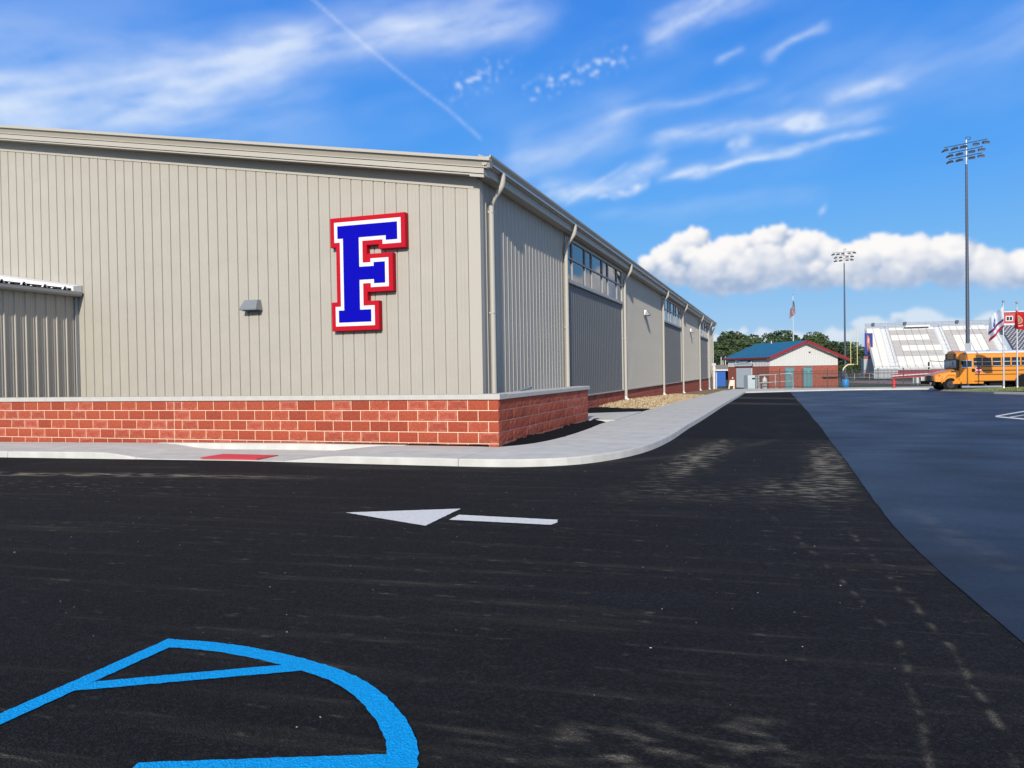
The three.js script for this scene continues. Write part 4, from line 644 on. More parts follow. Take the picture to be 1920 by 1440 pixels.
// ---------------------------------------------------------------- concession building
{
  const o = thing('concession_building', 'brick and white-sided building with blue metal roof and red trim', 'building');
  const A = V(-0.85, 0, -93.7), ang = 34 * D2R; o.position.set(A.x, ground(A.x, A.z), A.z); o.rotation.y = ang; // local x along the gable, -z back along the side
  const W = 9.2, L = 8.9, H1 = 2.47, H2 = 3.55, AP = 5.3, brick = std(rgb(0.40, 0.115, 0.075), 0.9, { map: dataTex(128, 128, (u, v, x, y) => { const r = Math.floor(y / 8), jx = (x + (r % 2) * 8) % 16, j = y % 8 === 0 || jx === 0; const q = 0.8 + 0.2 * gritAt(Math.floor((x + (r % 2) * 8) / 16) * 7, r * 3) + 0.08 * (gritAt(x, y) - 0.5); return j ? [0.86, 0.9, 0.92] : [q, q * 0.95, q * 0.92]; }, 1 / 1.07) });
  const teal = std(rgb(0.11, 0.25, 0.27), 0.6), redTrim = std(rgb(0.23, 0.014, 0.02), 0.6), side = std(rgb(0.56, 0.55, 0.52), 0.6);
  part(o, 'brick_wall', merge([bx(W, H1 + 0.3, 0.3, W / 2, H1 / 2 - 0.15, -0.15), bx(0.3, H1 + 0.3, L - 0.3, 0.15, H1 / 2 - 0.15, -L / 2 - 0.15), bx(0.3, H1 + 0.3, L - 0.3, W - 0.15, H1 / 2 - 0.15, -L / 2 - 0.15), bx(W - 0.6, H1 + 0.3, 0.3, W / 2, H1 / 2 - 0.15, -L + 0.15)]), brick);
  part(o, 'band', merge([bx(W + 0.04, 0.07, 0.34, W / 2, H1 + 0.035, -0.15), bx(0.34, 0.07, L - 0.3, 0.15, H1 + 0.035, -L / 2 - 0.17)]), redTrim);
  // white siding in single boards
  const bd = 0.305; for (let k = 0; k < Math.floor(W / bd); k++) { const x = k * bd + 0.03, xc = x + bd / 2, top = H2 + (AP - H2) * (1 - Math.abs(xc - W / 2) / (W / 2)) + 0.05; const g = ribbed([[0, 0], [0.008, 0], [0.012, 0.045], [0.24, 0.045], [0.244, 0], [bd, 0]], (s, n, y) => [x + s, y, 0.0 + n], () => H1 + 0.07, () => top); part(o, 'siding_board', g, side); }
  for (let k = 0; k < Math.floor(L / bd); k++) { const z = -0.02 - k * bd; const g = ribbed([[0, 0], [bd * 0.18, 0], [bd * 0.22, 0.03], [bd * 0.33, 0.03], [bd * 0.37, 0], [bd, 0]], (s, n, y) => [-n, y, z - bd + s], () => H1 + 0.07, () => H2 + 0.1); part(o, 'siding_board', g, side); }
  part(o, 'backing', merge([ext([[0.02, H1 + 0.07], [W - 0.02, H1 + 0.07], [W - 0.02, H2], [W / 2, AP], [0.02, H2]], L - 0.2).translate(0, 0, -L + 0.15)]), M.white);
  // roof: two slopes with overhang, standing seams, red rakes
  const ov = 1.15, oz = 0.6, m = (AP - H2) / (W / 2), roofM = std(rgb(0.010, 0.105, 0.20), 0.55);
  for (const s of [-1, 1]) {
    const x0 = W / 2, x1 = W / 2 + s * (W / 2 + (s < 0 ? 0.32 : ov)), y0 = AP + 0.16, y1 = AP + 0.16 - m * Math.abs(x1 - x0), t = [];
    const a = [x0, y0, oz], b = [x1, y1, oz], c = [x1, y1, -L - oz], d = [x0, y0, -L - oz], dn = (p) => [p[0], p[1] - 0.07, p[2]];
    if (s > 0) { quad(t, a, b, c, d); quad(t, dn(d), dn(c), dn(b), dn(a)); quad(t, b, dn(b), dn(c), c); } else { quad(t, d, c, b, a); quad(t, dn(a), dn(b), dn(c), dn(d)); quad(t, c, dn(c), dn(b), b); }
    const rf = part(o, 'roof', soup(t), roofM);
    const seams = []; for (let z = oz - 0.4; z > -L - oz; z -= 0.42) seams.push(bar(V(x0, y0 + 0.02, z), V(x1, y1 + 0.02, z), 0.02, 0.045)); part(rf, 'roof_seams', merge(seams), roofM, null, 'stuff');
    part(o, 'rake_board', merge([bar(V(x0 - s * 0.05, y0 - 0.12, oz + 0.02), V(x1, y1 - 0.12, oz + 0.02), 0.04, 0.30)]), redTrim); part(o, 'rake_board', merge([bar(V(x0, y0 - 0.12, -L - oz), V(x1, y1 - 0.12, -L - oz), 0.04, 0.30)]), redTrim);
    part(o, 'eave_board', merge([bar(V(x1, y1 - 0.09, oz), V(x1, y1 - 0.09, -L - oz), 0.06, 0.18)]), redTrim);
    part(o, 'soffit', merge([bar(V(x0, y0 - 0.24, oz / 2 + 0.02), V(x1, y1 - 0.24, oz / 2 + 0.02), oz - 0.04, 0.03)]), M.white);
  }
  part(o, 'roof_vent', merge([cyl(0.06, 0.06, 0.3, W / 2 - 0.3, AP + 0.2, -6)]), M.white);
  part(o, 'gable_lamp', merge([bx(0.16, 0.12, 0.14, W / 2 + 0.7, H2 + 0.55, 0.1)]), M.black);
  for (const x of [2.62, 5.05]) { const d = part(o, 'door', merge([bx(1.02, 2.3, 0.08, x, 1.15, 0.03)]), teal); part(d, 'door_frame', merge([bx(0.07, 2.34, 0.1, x - 0.55, 1.17, 0.04), bx(0.07, 2.34, 0.1, x + 0.55, 1.17, 0.04), bx(1.17, 0.07, 0.1, x, 2.375, 0.04)]), teal); part(d, 'door_handle', merge([bx(0.05, 0.14, 0.05, x - 0.38, 1.05, 0.1)]), M.alu); part(d, 'door_lamp', merge([bx(0.14, 0.1, 0.1, x, 1.85, 0.09)]), M.white); }
  part(o, 'counter', merge([bx(2.0, 0.08, 0.35, 8.0, 1.15, 0.17)]), M.black);
  // roll-up door and sign on the side towards the hall
  { const d = part(o, 'shutter_door', merge([bx(0.06, 2.36, 3.4, -0.03, 1.18, -5.2)]), std(rgb(0.55, 0.58, 0.58), 0.5)); const sl = []; for (let k = 0; k < 22; k++) sl.push(bx(0.012, 0.06, 3.38, -0.068, 0.08 + k * 0.105, -5.2)); part(d, 'shutter_slats', merge(sl), std(rgb(0.6, 0.63, 0.63), 0.5), null, 'stuff'); }
  const signTex = canvasTex(256, 96, (c, w, h) => { c.fillStyle = '#dfe3e6'; c.fillRect(0, 0, w, h); c.fillStyle = '#12173f'; c.beginPath(); c.ellipse(w / 2, 44, 122, 34, -0.05, 0, 7); c.fill(); c.beginPath(); c.arc(222, 38, 30, 0, 7); c.fill(); c.strokeStyle = '#c9d3ea'; c.lineWidth = 6; c.beginPath(); c.moveTo(22, 50); for (let k = 0; k < 13; k++) c.quadraticCurveTo(28 + k * 14, k % 2 ? 62 : 14, 36 + k * 14, 44); c.stroke(); c.fillStyle = '#f2e9c8'; c.fillRect(54, 60, 120, 12); c.fillStyle = '#12173f'; c.fillRect(30, 78, 190, 5); });
  const sg = part(o, 'sign_board', (() => { const g = new THREE.BoxGeometry(0.08, 0.5, 3.6); return g; })(), std(0xffffff, 0.5, { map: signTex })); sg.position.set(-0.1, 3.14, -5.2);
  part(o, 'sign_panel', merge([bx(0.08, 0.24, 3.6, -0.1, 2.72, -5.2)]), M.white); part(o, 'sign_edge', merge([bx(0.07, 0.3, 3.72, -0.075, 2.71, -5.15)]), M.black);
}
// things beside it
{
  const u = thing('utility_cabinet', 'grey steel utility cabinet in front of the roll-up door', 'cabinet'), p = gpt(1409, 730); u.position.copy(p); u.rotation.y = 0.45;
  const gm = std(rgb(0.42, 0.47, 0.5), 0.5); part(u, 'box', merge([bx(1.25, 1.5, 1.0, 0, 0.75, 0)]), gm); part(u, 'door_panel', merge([bx(1.15, 1.3, 0.03, 0, 0.78, 0.51)]), gm); part(u, 'label_plate', merge([bx(0.32, 0.16, 0.02, 0, 1.15, 0.54)]), M.black);
  const t = thing('gas_tank', 'white upright gas bottle next to the grey cabinet', 'tank'); t.position.copy(gpt(1409.5, 729.5)).add(V(1.35, 0, 0.0)); part(t, 'body', place(new THREE.LatheGeometry([[0.01, 0], [0.24, 0], [0.26, 0.08], [0.26, 0.5], [0.23, 0.55], [0.26, 0.6], [0.26, 1.02], [0.2, 1.18], [0.08, 1.26], [0.08, 1.34], [0.01, 1.34]].map(([a, b]) => new THREE.Vector2(a, b)), 16)), M.white); part(t, 'valve', merge([cyl(0.04, 0.04, 0.16, 0, 1.4, 0, 8)]), M.alu);
  const s = thing('step_ladder', 'cream wooden folding sign stand leaning beside the brick corner', 'stand'), q = gpt(1371, 729.5); s.position.copy(q); s.rotation.y = 0.35; const cm = std(rgb(0.68, 0.60, 0.47), 0.7); for (const dx of [-0.22, 0.2]) part(s, 'leg', merge([bar(V(dx * 1.35, 0, 0.1), V(dx + 0.18, 1.0, -0.15), 0.14, 0.05)]), cm); part(s, 'panel', merge([bar(V(0.06, 0.35, 0.05), V(0.18, 1.0, -0.12), 0.42, 0.03)]), cm); part(s, 'knob', merge([place(new THREE.SphereGeometry(0.1, 10, 8), 0.22, 1.22, -0.15)]), M.white);
  const b = thing('rain_barrel', 'bright blue plastic barrel at the building corner behind the fence', 'barrel'); b.position.copy(gpt(1583, 727)).add(V(0.2, 0, -1)); part(b, 'body', place(new THREE.LatheGeometry([[0.01, 0], [0.32, 0], [0.37, 0.15], [0.38, 0.45], [0.37, 0.75], [0.33, 0.93], [0.01, 0.93]].map(([x, y]) => new THREE.Vector2(x, y)), 18)), std(rgb(0.015, 0.25, 0.62), 0.4)); part(b, 'hoop', merge([place(new THREE.TorusGeometry(0.385, 0.02, 6, 18), 0, 0.45, 0, 0, Math.PI / 2)]), std(rgb(0.015, 0.25, 0.62), 0.4));
  const h = thing('fire_hydrant', 'red fire hydrant standing in front of the black fence', 'hydrant'); h.position.copy(gpt(1676, 729)); h.position.y += 0.1; const hm = std(rgb(0.42, 0.03, 0.018), 0.5); part(h, 'barrel', place(new THREE.LatheGeometry([[0.01, 0], [0.19, 0], [0.19, 0.06], [0.13, 0.07], [0.13, 0.5], [0.17, 0.53], [0.17, 0.6], [0.13, 0.62], [0.12, 0.7], [0.05, 0.78], [0.05, 0.84], [0.01, 0.84]].map(([x, y]) => new THREE.Vector2(x, y)), 16)), hm); part(h, 'outlet', merge([cyl(0.07, 0.07, 0.44, 0, 0.46, 0, 10, 0, Math.PI / 2)]), hm); part(h, 'outlet', merge([cyl(0.09, 0.09, 0.24, 0, 0.42, 0.1, 10, Math.PI / 2)]), hm);
  // small open shelter left of the building
  const k = thing('field_shelter', 'low blue shelter with grey roof seen between hall and concession building', 'shelter'); const c = atDepth(1352, 700, 108); k.position.set(c.x, ground(c.x, c.z), c.z); k.rotation.y = 0.33;
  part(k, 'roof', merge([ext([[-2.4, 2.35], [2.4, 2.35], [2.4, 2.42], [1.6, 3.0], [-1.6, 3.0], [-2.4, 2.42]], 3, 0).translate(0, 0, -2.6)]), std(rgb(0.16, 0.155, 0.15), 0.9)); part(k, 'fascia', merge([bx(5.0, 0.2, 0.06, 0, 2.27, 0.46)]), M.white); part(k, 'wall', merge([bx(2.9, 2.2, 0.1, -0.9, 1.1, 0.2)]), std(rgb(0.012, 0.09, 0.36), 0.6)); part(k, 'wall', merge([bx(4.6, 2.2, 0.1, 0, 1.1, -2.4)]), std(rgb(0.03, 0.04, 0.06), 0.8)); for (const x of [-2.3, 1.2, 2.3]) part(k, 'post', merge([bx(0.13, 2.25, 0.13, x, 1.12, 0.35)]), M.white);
  for (const [x, y0] of [[1352, 669.5], [1360, 669], [1355.5, 676]]) { const b2 = atDepth(x, y0, 116), pl = thing('wooden_pole', 'bare pale pole rising behind the blue shelter roof', 'pole', 'poles behind the shelter'); pl.position.set(b2.x, ground(b2.x, b2.z), b2.z); const H = b2.y - pl.position.y; part(pl, 'shaft', merge([cyl(0.07, 0.09, H, 0, H / 2, 0, 8)]), std(rgb(0.5, 0.48, 0.42), 0.8)); part(pl, 'cap', merge([cyl(0.02, 0.085, 0.08, 0, H + 0.04, 0, 8)]), M.galv); }
}
// ---------------------------------------------------------------- grass island with flag poles
{
  const e = [[12.2, -68.4], [12.6, -64.5], [12.9, -61], [13.2, -56.8], [14.4, -53.6], [18, -51.5], [26, -50.5]], bk = [[12.5, -67.6], [13.3, -66.6], [14.4, -66.6], [15.8, -67.2], [18, -68.2], [21, -68.2], [28, -68.2]];
  const vs = range(0, 1, 0.1).concat([1]), us2 = e.map((_, i) => i);
  const isl = setting('grass_island', sheet(us2, vs, (i, v) => { const x = lerp(e[i][0], bk[i][0], v), z = lerp(e[i][1], bk[i][1], v); return [x, ground(x, z) + 0.02 + 0.11 * clamp(i / 3) + 0.20 * Math.sin(Math.PI * clamp(v * 0.85 + 0.1)) * clamp((i - 1) / 3) + 0.02 * noise(x * 3, z * 3), z]; }), std(rgb(0.17, 0.20, 0.055), 0.95, { map: grassTex }));
  const t = []; for (let i = 0; i + 1 < e.length; i++) { const P = (k, dx, y) => [e[k][0] - dx, ground(e[k][0], e[k][1]) + y, e[k][1] + dx]; quad(t, P(i, 0.18, -0.05), P(i + 1, 0.18, -0.05), P(i + 1, 0.16, 0.03 + 0.11 * clamp((i + 1) / 3)), P(i, 0.16, 0.03 + 0.11 * clamp(i / 3))); quad(t, P(i, 0.16, 0.03 + 0.11 * clamp(i / 3)), P(i + 1, 0.16, 0.03 + 0.11 * clamp((i + 1) / 3)), P(i + 1, 0, 0.035 + 0.11 * clamp((i + 1) / 3)), P(i, 0, 0.035 + 0.11 * clamp(i / 3))); }
  part(isl, 'island_kerb', soup(t), M.concrete);
  const r = rngOf(12), bl = []; for (let k = 0; k < 5200; k++) { const i = r() * 5.99, v = r(), i0 = Math.floor(i), f = i - i0, x = lerp(lerp(e[i0][0], e[i0 + 1][0], f), lerp(bk[i0][0], bk[i0 + 1][0], f), v), z = lerp(lerp(e[i0][1], e[i0 + 1][1], f), lerp(bk[i0][1], bk[i0 + 1][1], f), v), y = ground(x, z) + 0.02 + 0.11 * clamp(i / 3) + 0.19 * Math.sin(Math.PI * clamp(v * 0.85 + 0.1)) * clamp((i - 1) / 3), a = r() * 6.3, w = 0.012 + 0.02 * r(), h = 0.04 + 0.07 * r(); bl.push(x - w * Math.cos(a), y, z - w * Math.sin(a), x + w * Math.cos(a), y, z + w * Math.sin(a), x + (r() - 0.5) * 0.05, y + h, z + (r() - 0.5) * 0.05); }
  const gr = single('island_grass', soup(bl), std(rgb(0.19, 0.215, 0.06), 0.9), 'short sunlit grass on the kerbed island in front of the bus', 'grass'); gr.userData.kind = 'stuff';
}
function cloth(W, H, f, tex) { const n = 18, m = 12, g = sheet([...Array(n + 1).keys()].map((k) => k / n), [...Array(m + 1).keys()].map((k) => k / m), (u, v) => f(u, v)); const uv = new Float32Array((n + 1) * (m + 1) * 2); for (let j = 0; j <= m; j++) for (let i = 0; i <= n; i++) { uv[2 * (j * (n + 1) + i)] = i / n; uv[2 * (j * (n + 1) + i) + 1] = 1 - j / m; } g.setAttribute('uv', new THREE.BufferAttribute(uv, 2)); g.computeVertexNormals(); return [g, new THREE.MeshPhysicalMaterial({ map: tex, roughness: 0.9, side: THREE.DoubleSide, transmission: 0.18, thickness: 0 })]; }
function flagPole(label, base, H, r) { const o = thing('flag_pole', label, 'flagpole'); o.position.copy(base); part(o, 'pole', merge([cyl(r * 0.6, r, H, 0, H / 2, 0, 12)]), std(rgb(0.60, 0.60, 0.60), 0.35, { metalness: 0.5 })); part(o, 'truck', merge([cyl(r * 0.9, r * 0.9, 0.12, 0, H + 0.0, 0, 10)]), M.galv); part(o, 'ball', merge([place(new THREE.SphereGeometry(0.085, 12, 8), 0, H + 0.22, 0), cyl(0.015, 0.015, 0.16, 0, H + 0.1, 0, 6)]), std(rgb(0.35, 0.33, 0.28), 0.35, { metalness: 0.6 })); part(o, 'base_collar', merge([cyl(r * 1.2, r * 1.6, 0.1, 0, 0.05, 0, 12)]), M.alu); return o; }
{
  const b1 = V(15.35, ground(15.4, -64) + 0.24, -64), b2 = V(16.19, ground(16, -64) + 0.27, -64);
  flagPole('silver flagpole flying the white and blue flag on the grass island', b1, 6.0, 0.062); flagPole('silver flagpole flying the red flag on the grass island', b2, 5.85, 0.062);
  const tA = canvasTex(192, 128, (c, w, h) => { c.fillStyle = '#c9d2dc'; c.fillRect(0, 0, w, h); c.fillStyle = '#2b3f95'; c.beginPath(); c.ellipse(118, 52, 26, 24, 0, 0, 7); c.fill(); c.fillStyle = '#9fb0d8'; c.fillRect(104, 46, 28, 6); c.fillStyle = '#26336e'; c.fillRect(0, 74, w, 9); c.fillStyle = '#b01530'; c.fillRect(0, 83, w, 6); c.fillStyle = '#b01530'; c.fillRect(0, 110, w, 18); });
  const sp = (a) => a; // flags hang from the top of the hoist
  { const [g, m] = cloth(1, 1, (u, v) => [b1.x - 0.03 - u * 0.86 + 0.02 * Math.sin(v * 9), b1.y + 5.85 - v * 1.5 - u * 1.05 * (0.75 + 0.25 * v), b1.z + 0.22 * Math.sin(u * 9 + v * 2.5)], tA); single('hanging_flag', g, m, 'white and blue flag hanging from the silver pole beside the bus', 'flag'); }
  const tB = canvasTex(192, 128, (c, w, h) => { c.fillStyle = '#b50a12'; c.fillRect(0, 0, w, h); c.strokeStyle = '#b9b08a'; c.lineWidth = 7; c.beginPath(); c.arc(88, 58, 26, 0, 7); c.stroke(); c.fillStyle = '#8d8d74'; c.beginPath(); c.arc(88, 58, 18, 0, 7); c.fill(); c.strokeStyle = '#e6c9b8'; c.beginPath(); c.moveTo(64, 96); c.quadraticCurveTo(88, 112, 116, 94); c.stroke(); });
  { const [g, m] = cloth(1, 1, (u, v) => { const k = u < 0.3 ? -u * 0.5 : -0.15 + (u - 0.3) * 1.7; return [b2.x + k, b2.y + 5.55 - v * 1.32 - Math.abs(u - 0.25) * 0.55 * (1 - 0.4 * v), b2.z + 0.05 + 0.2 * Math.sin(u * 8 + v * 2) + (u < 0.3 ? 0.06 : -0.05)]; }, tB); single('hanging_flag', g, m, 'red flag with pale emblem hanging from the silver pole beside the bus', 'flag'); }
  // national flag far behind
  const D3 = 140, top = atDepth(1486.5, 554.5, D3), x = top.x, z = top.z, gy = ground(x, z), o = flagPole('tall white flagpole rising behind the blue-roofed building', V(x, gy, z), top.y - gy, 0.12);
  const tC = canvasTex(208, 128, (c, w, h) => { for (let k = 0; k < 13; k++) { c.fillStyle = k % 2 ? '#b9aeb0' : '#6a1422'; c.fillRect(0, k * h / 13, w, h / 13 + 1); } c.fillStyle = '#1d2246'; c.fillRect(0, 0, w * 0.42, h * 7 / 13); c.fillStyle = '#e8e8ee'; for (let a = 0; a < 5; a++) for (let b = 0; b < 4; b++) { c.beginPath(); c.arc(9 + a * 17, 9 + b * 16, 3, 0, 7); c.fill(); } });
  { const [g, m] = cloth(1, 1, (u, v) => { const k = u < 0.3 ? u * 2.0 : 0.6 - (u - 0.3) * 1.9; return [x + k * (0.35 + 0.65 * (v * 0.6 + u * 0.4)), top.y - 0.8 - v * 1.75 - u * 1.6, z + 0.12 + 0.25 * Math.sin(u * 10 + v * 2)]; }, tC); single('hanging_flag', g, m, 'striped national flag hanging limp from the tall far pole', 'flag'); }
}
// ---------------------------------------------------------------- stadium light towers
function lightTower(label, px, depth, topPy, boxed, turn) {
  const t = atDepth(px, topPy, depth), gy = ground(t.x, t.z), H = t.y - gy, o = thing('light_tower', label, 'floodlight', 'stadium light towers'); o.position.set(t.x, gy, t.z); o.rotation.y = turn;
  const steel = std(rgb(0.06, 0.075, 0.10), 0.5, { metalness: 0.2 }), bright = std(rgb(0.5, 0.52, 0.54), 0.4, { metalness: 0.4 });
  part(o, 'pole', merge([cyl(0.1, 0.21, H - 2.5, 0, (H - 2.5) / 2, 0, 14)]), steel); part(o, 'mast_head', merge([cyl(0.08, 0.09, 2.5, 0, H - 1.25, 0, 12)]), bright); part(o, 'lifting_ring', merge([place(new THREE.TorusGeometry(0.22, 0.03, 6, 20), 0.18, H + 0.12, 0, 0.2, 1.1)]), steel);
  const st = []; for (let y = 4; y < H - 3; y += 0.45) st.push(bx(0.5 - y * 0.008, 0.02, 0.02, 0, y, 0.05)); part(o, 'climbing_pegs', merge(st), steel, null, 'stuff');
  if (boxed) part(o, 'control_box', merge([bx(0.42, 1.3, 0.35, 0.12, 3.85, 0.32)]), std(rgb(0.38, 0.41, 0.43), 0.5));
  const lampBody = ext([[-0.24, 0], [0.24, -0.12], [0.2, 0.02], [0.02, 0.18], [-0.1, 0.18]], 0.56, 0.02); const bodyGeo = merge([place(lampBody.translate(0, 0, -0.28), 0, 0, 0, -Math.PI / 2)]), faceGeo = merge([place(bx(0.5, 0.02, 0.42, 0, -0.075, 0.02, 0, 0.24))]), stem = merge([cyl(0.025, 0.025, 0.22, 0, 0.25, 0, 6)]);
  [[H - 0.75, [-1.95, -1.05, -0.2, 0.95, 1.85]], [H - 1.42, [-1.5, -0.6, 0.55, 1.45]], [H - 2.05, [-1.5, -0.6, 0.55, 1.4]]].forEach(([y, xs2]) => {
    part(o, 'crossarm', merge([bx(xs2[xs2.length - 1] - xs2[0] + 0.2, 0.07, 0.07, (xs2[0] + xs2[xs2.length - 1]) / 2, y + 0.36, 0.1)]), steel);
    for (const x of xs2) { const l = part(o, 'flood_lamp', bodyGeo, std(rgb(0.035, 0.038, 0.042), 0.5)); l.position.set(x, y, 0.14); l.rotation.y = x * 0.35; part(l, 'lamp_glass', faceGeo, std(rgb(0.03, 0.03, 0.035), 0.15)); part(l, 'bracket', stem, steel); }
  });
  return o;
}
lightTower('tall stadium light tower with grey control box standing behind the bus', 1811.5, 80, 262, true, -0.5);
lightTower('farther stadium light tower rising behind the red-trimmed gable', 1582.5, 150, 469, false, -0.25);
// ---------------------------------------------------------------- goal post
{
  const o = thing('goal_post', 'yellow gooseneck football goal post right of the concession building', 'goal post'), ym = std(rgb(0.62, 0.56, 0.26), 0.5), P = (x, y, d) => atDepth(x, y, d);
  const base = P(1580.5, 722, 133), c = P(1601, 683.5, 133), a = P(1595.3, 683.6, 136.5), b = P(1607.5, 683.2, 129.6);
  part(o, 'gooseneck', merge([tube([V(base.x, ground(base.x, base.z), base.z), V(base.x, c.y - 1.4, base.z), V(base.x + 0.15, c.y - 0.6, base.z), V(lerp(base.x, c.x, 0.45), c.y - 0.02, lerp(base.z, c.z, 0.5)), c], 0.11, 40, 10)]), ym);
  part(o, 'base_pad', merge([cyl(0.3, 0.3, 1.9, base.x, ground(base.x, base.z) + 0.95, base.z, 12)]), std(rgb(0.02, 0.03, 0.09), 0.6));
  part(o, 'crossbar', merge([rod(a, b, 0.08)]), ym); part(o, 'upright', merge([rod(a, a.clone().setY(a.y + 6.3), 0.055)]), ym); part(o, 'upright', merge([rod(b, b.clone().setY(b.y + 6.0), 0.055)]), ym);
}
// ---------------------------------------------------------------- bleachers
{
  const ZB = -202, ZF = -184, pbl = atZ(1623, 616, ZB), pbr = atZ(1864, 609, ZB), X0 = pbl.x, X1 = pbr.x, YT = pbl.y, YF = EYE - 0.35, N = 30, gy = ground(20, -190);
  const o = thing('bleachers', 'white and grey aluminium stadium bleachers with steep rows behind the track', 'bleachers');
  const rise = (YT - YF) / N, run = (ZF - ZB) / N, L = X1 - X0;
  const wm = std(0xffffff, 0.5, { vertexColors: true });
  const white = [0.56, 0.55, 0.515], grey = [0.30, 0.275, 0.275], deck = [0.42, 0.43, 0.44];
  // blocks of seats between aisles, as fractions of the length
  const blocks = [[0.0, 0.112], [0.18, 0.535], [0.60, 0.925]], aisles = [[0.112, 0.18], [0.535, 0.60], [0.925, 1.0]];
  const isGrey = (b, u, r) => { const v = r / N; if (b === 1) { if (v > 0.90 || v < 0.22) return false; if (v > 0.78) return true; if (v > 0.65) return u > 0.86; if (v > 0.52) return true; if (v > 0.385) return u < 0.14; return v > 0.25 ? true : false; } if (b === 2) { if (v > 0.88 || v < 0.2) return false; if (v > 0.76) return true; return u < 0.2 || u > 0.84 || v < 0.27; } return false; };
  const colored = (boxes) => { const gs = boxes.map(([g, c]) => { g = clean(g); const n = g.attributes.position.count, a = new Float32Array(n * 3); for (let i = 0; i < n; i++) a.set(c, 3 * i); g.setAttribute('color', new THREE.BufferAttribute(a, 3)); return g; }); return gs.length > 1 ? mergeGeometries(gs) : gs[0]; };
  for (let r = 0; r < N; r++) {
    const y = YF + rise * r, z = ZF - run * r;
    part(o, 'step_deck', merge([bx(L, rise * 0.97, run, (X0 + X1) / 2, y - rise / 2, z - run / 2)]), std(rgb(...deck), 0.5));
    blocks.forEach(([a, b], bi) => { const list = [], segs = bi === 0 ? 2 : 6; for (let s = 0; s < segs; s++) { const u0 = s / segs, u1 = (s + 1) / segs, xa = X0 + L * lerp(a, b, u0) + 0.05, xb = X0 + L * lerp(a, b, u1) - 0.05, gcol = isGrey(bi, (u0 + u1) / 2, r); list.push([bx(xb - xa, rise * (gcol ? 0.52 : 0.86), 0.3, (xa + xb) / 2, y + rise * (gcol ? 0.30 : 0.45), z - 0.22), gcol ? grey : white]); if (gcol) list.push([bx(xb - xa, rise * 0.22, 0.3, (xa + xb) / 2, y + rise * 0.72, z - 0.3), [0.46, 0.44, 0.43]]); } part(o, 'bench_row', colored(list), wm); });
    aisles.forEach(([a, b]) => { const xa = X0 + L * a + 0.1, xb = X0 + L * b - 0.1; part(o, 'aisle_step', merge([bx((xb - xa) * 0.9, rise * 0.42, 0.3, (xa + xb) / 2, y + rise * 0.1, z - 0.18)]), std(rgb(0.62, 0.62, 0.6), 0.5)); });
  }
  aisles.forEach(([a, b]) => { const x = X0 + L * lerp(a, b, 0.75); part(o, 'aisle_rail', merge([rod(V(x, YF + 0.9, ZF), V(x, YT + 0.7, ZB + 0.8), 0.05)]), M.white); const st = []; for (let r = 0; r < N; r += 3) st.push(rod(V(x, YF + rise * r, ZF - run * r), V(x, YF + rise * r + 0.95, ZF - run * r), 0.03, 6)); part(o, 'rail_posts', merge(st), M.white, null, 'stuff'); });
  // rear fence and rails
  const rl = []; for (const h of [0.25, 0.6, 0.95, 1.3]) rl.push(bx(L + 0.6, 0.07, 0.07, (X0 + X1) / 2, YT + h - 0.2, ZB)); for (let x = X0; x < X1; x += 1.6) rl.push(bx(0.06, 1.5, 0.06, x, YT + 0.55, ZB)); part(o, 'rear_rail', merge(rl), std(rgb(0.26, 0.29, 0.33), 0.5));
  part(o, 'rear_mesh', merge([bx(L, 1.25, 0.02, (X0 + X1) / 2, YT + 0.45, ZB - 0.05)]), new THREE.MeshPhysicalMaterial({ color: rgb(0.55, 0.62, 0.7), roughness: 0.5, transmission: 0.6, thickness: 0 }));
  part(o, 'upper_landing', merge([bx(L * 0.19, 0.35, 1.2, X0 + L * 0.405, YT + 0.12, ZB + 1.3)]), M.white);
  for (const u of [0.06, 0.315, 0.72]) part(o, 'loudspeaker', merge([bx(0.62, 0.62, 0.4, X0 + L * u, YT + 0.95, ZB + 0.3)]), std(rgb(0.03, 0.04, 0.07), 0.5));
  // frame under the rows, at the open end
  const fr = []; for (let k = 0; k <= 8; k++) { const t = k / 8, z = lerp(ZF, ZB, t), y = lerp(YF, YT, t); fr.push(bx(0.16, y - gy, 0.16, X0 - 0.1, (y + gy) / 2, z)); } fr.push(bar(V(X0 - 0.1, YF - 0.2, ZF), V(X0 - 0.1, YT - 0.2, ZB), 0.2, 0.35), bar(V(X0 - 0.1, YF + 1.0, ZF), V(X0 - 0.1, YT + 1.0, ZB), 0.07)); part(o, 'end_frame', merge(fr), std(rgb(0.42, 0.43, 0.45), 0.5, { metalness: 0.3 }));
  part(o, 'under_wall', merge([bx(L * 0.98, YT - gy - 1.5, 0.3, (X0 + X1) / 2, gy + (YT - gy - 1.5) / 2, ZB + 0.6)]), std(rgb(0.36, 0.37, 0.39), 0.7));
  part(o, 'front_wall', merge([bx(L + 12, YF - gy - 0.35, 0.2, (X0 + X1) / 2 + 6, gy + (YF - gy - 0.35) / 2, ZF + 0.3)]), std(rgb(0.36, 0.38, 0.4), 0.6));
  part(o, 'front_rail', merge([bx(L + 10, 0.06, 0.06, (X0 + X1) / 2 + 5, YF + 0.95, ZF + 0.9), ...[...Array(24).keys()].map((k) => bx(0.05, 1.0, 0.05, X0 + 1 + k * 1.5, YF + 0.45, ZF + 0.9))]), M.alu);
  // red ramps and panels in front
  const redm = std(rgb(0.36, 0.02, 0.045), 0.6), ramp = (px0, y0, px1, y1, h, zz) => { const a = atZ(px0, y0, zz), b = atZ(px1, y1, zz); const t = []; quad(t, [a.x, a.y - h, zz], [b.x, b.y - h, zz], [b.x, b.y, zz], [a.x, a.y, zz]); return [t, a, b]; };
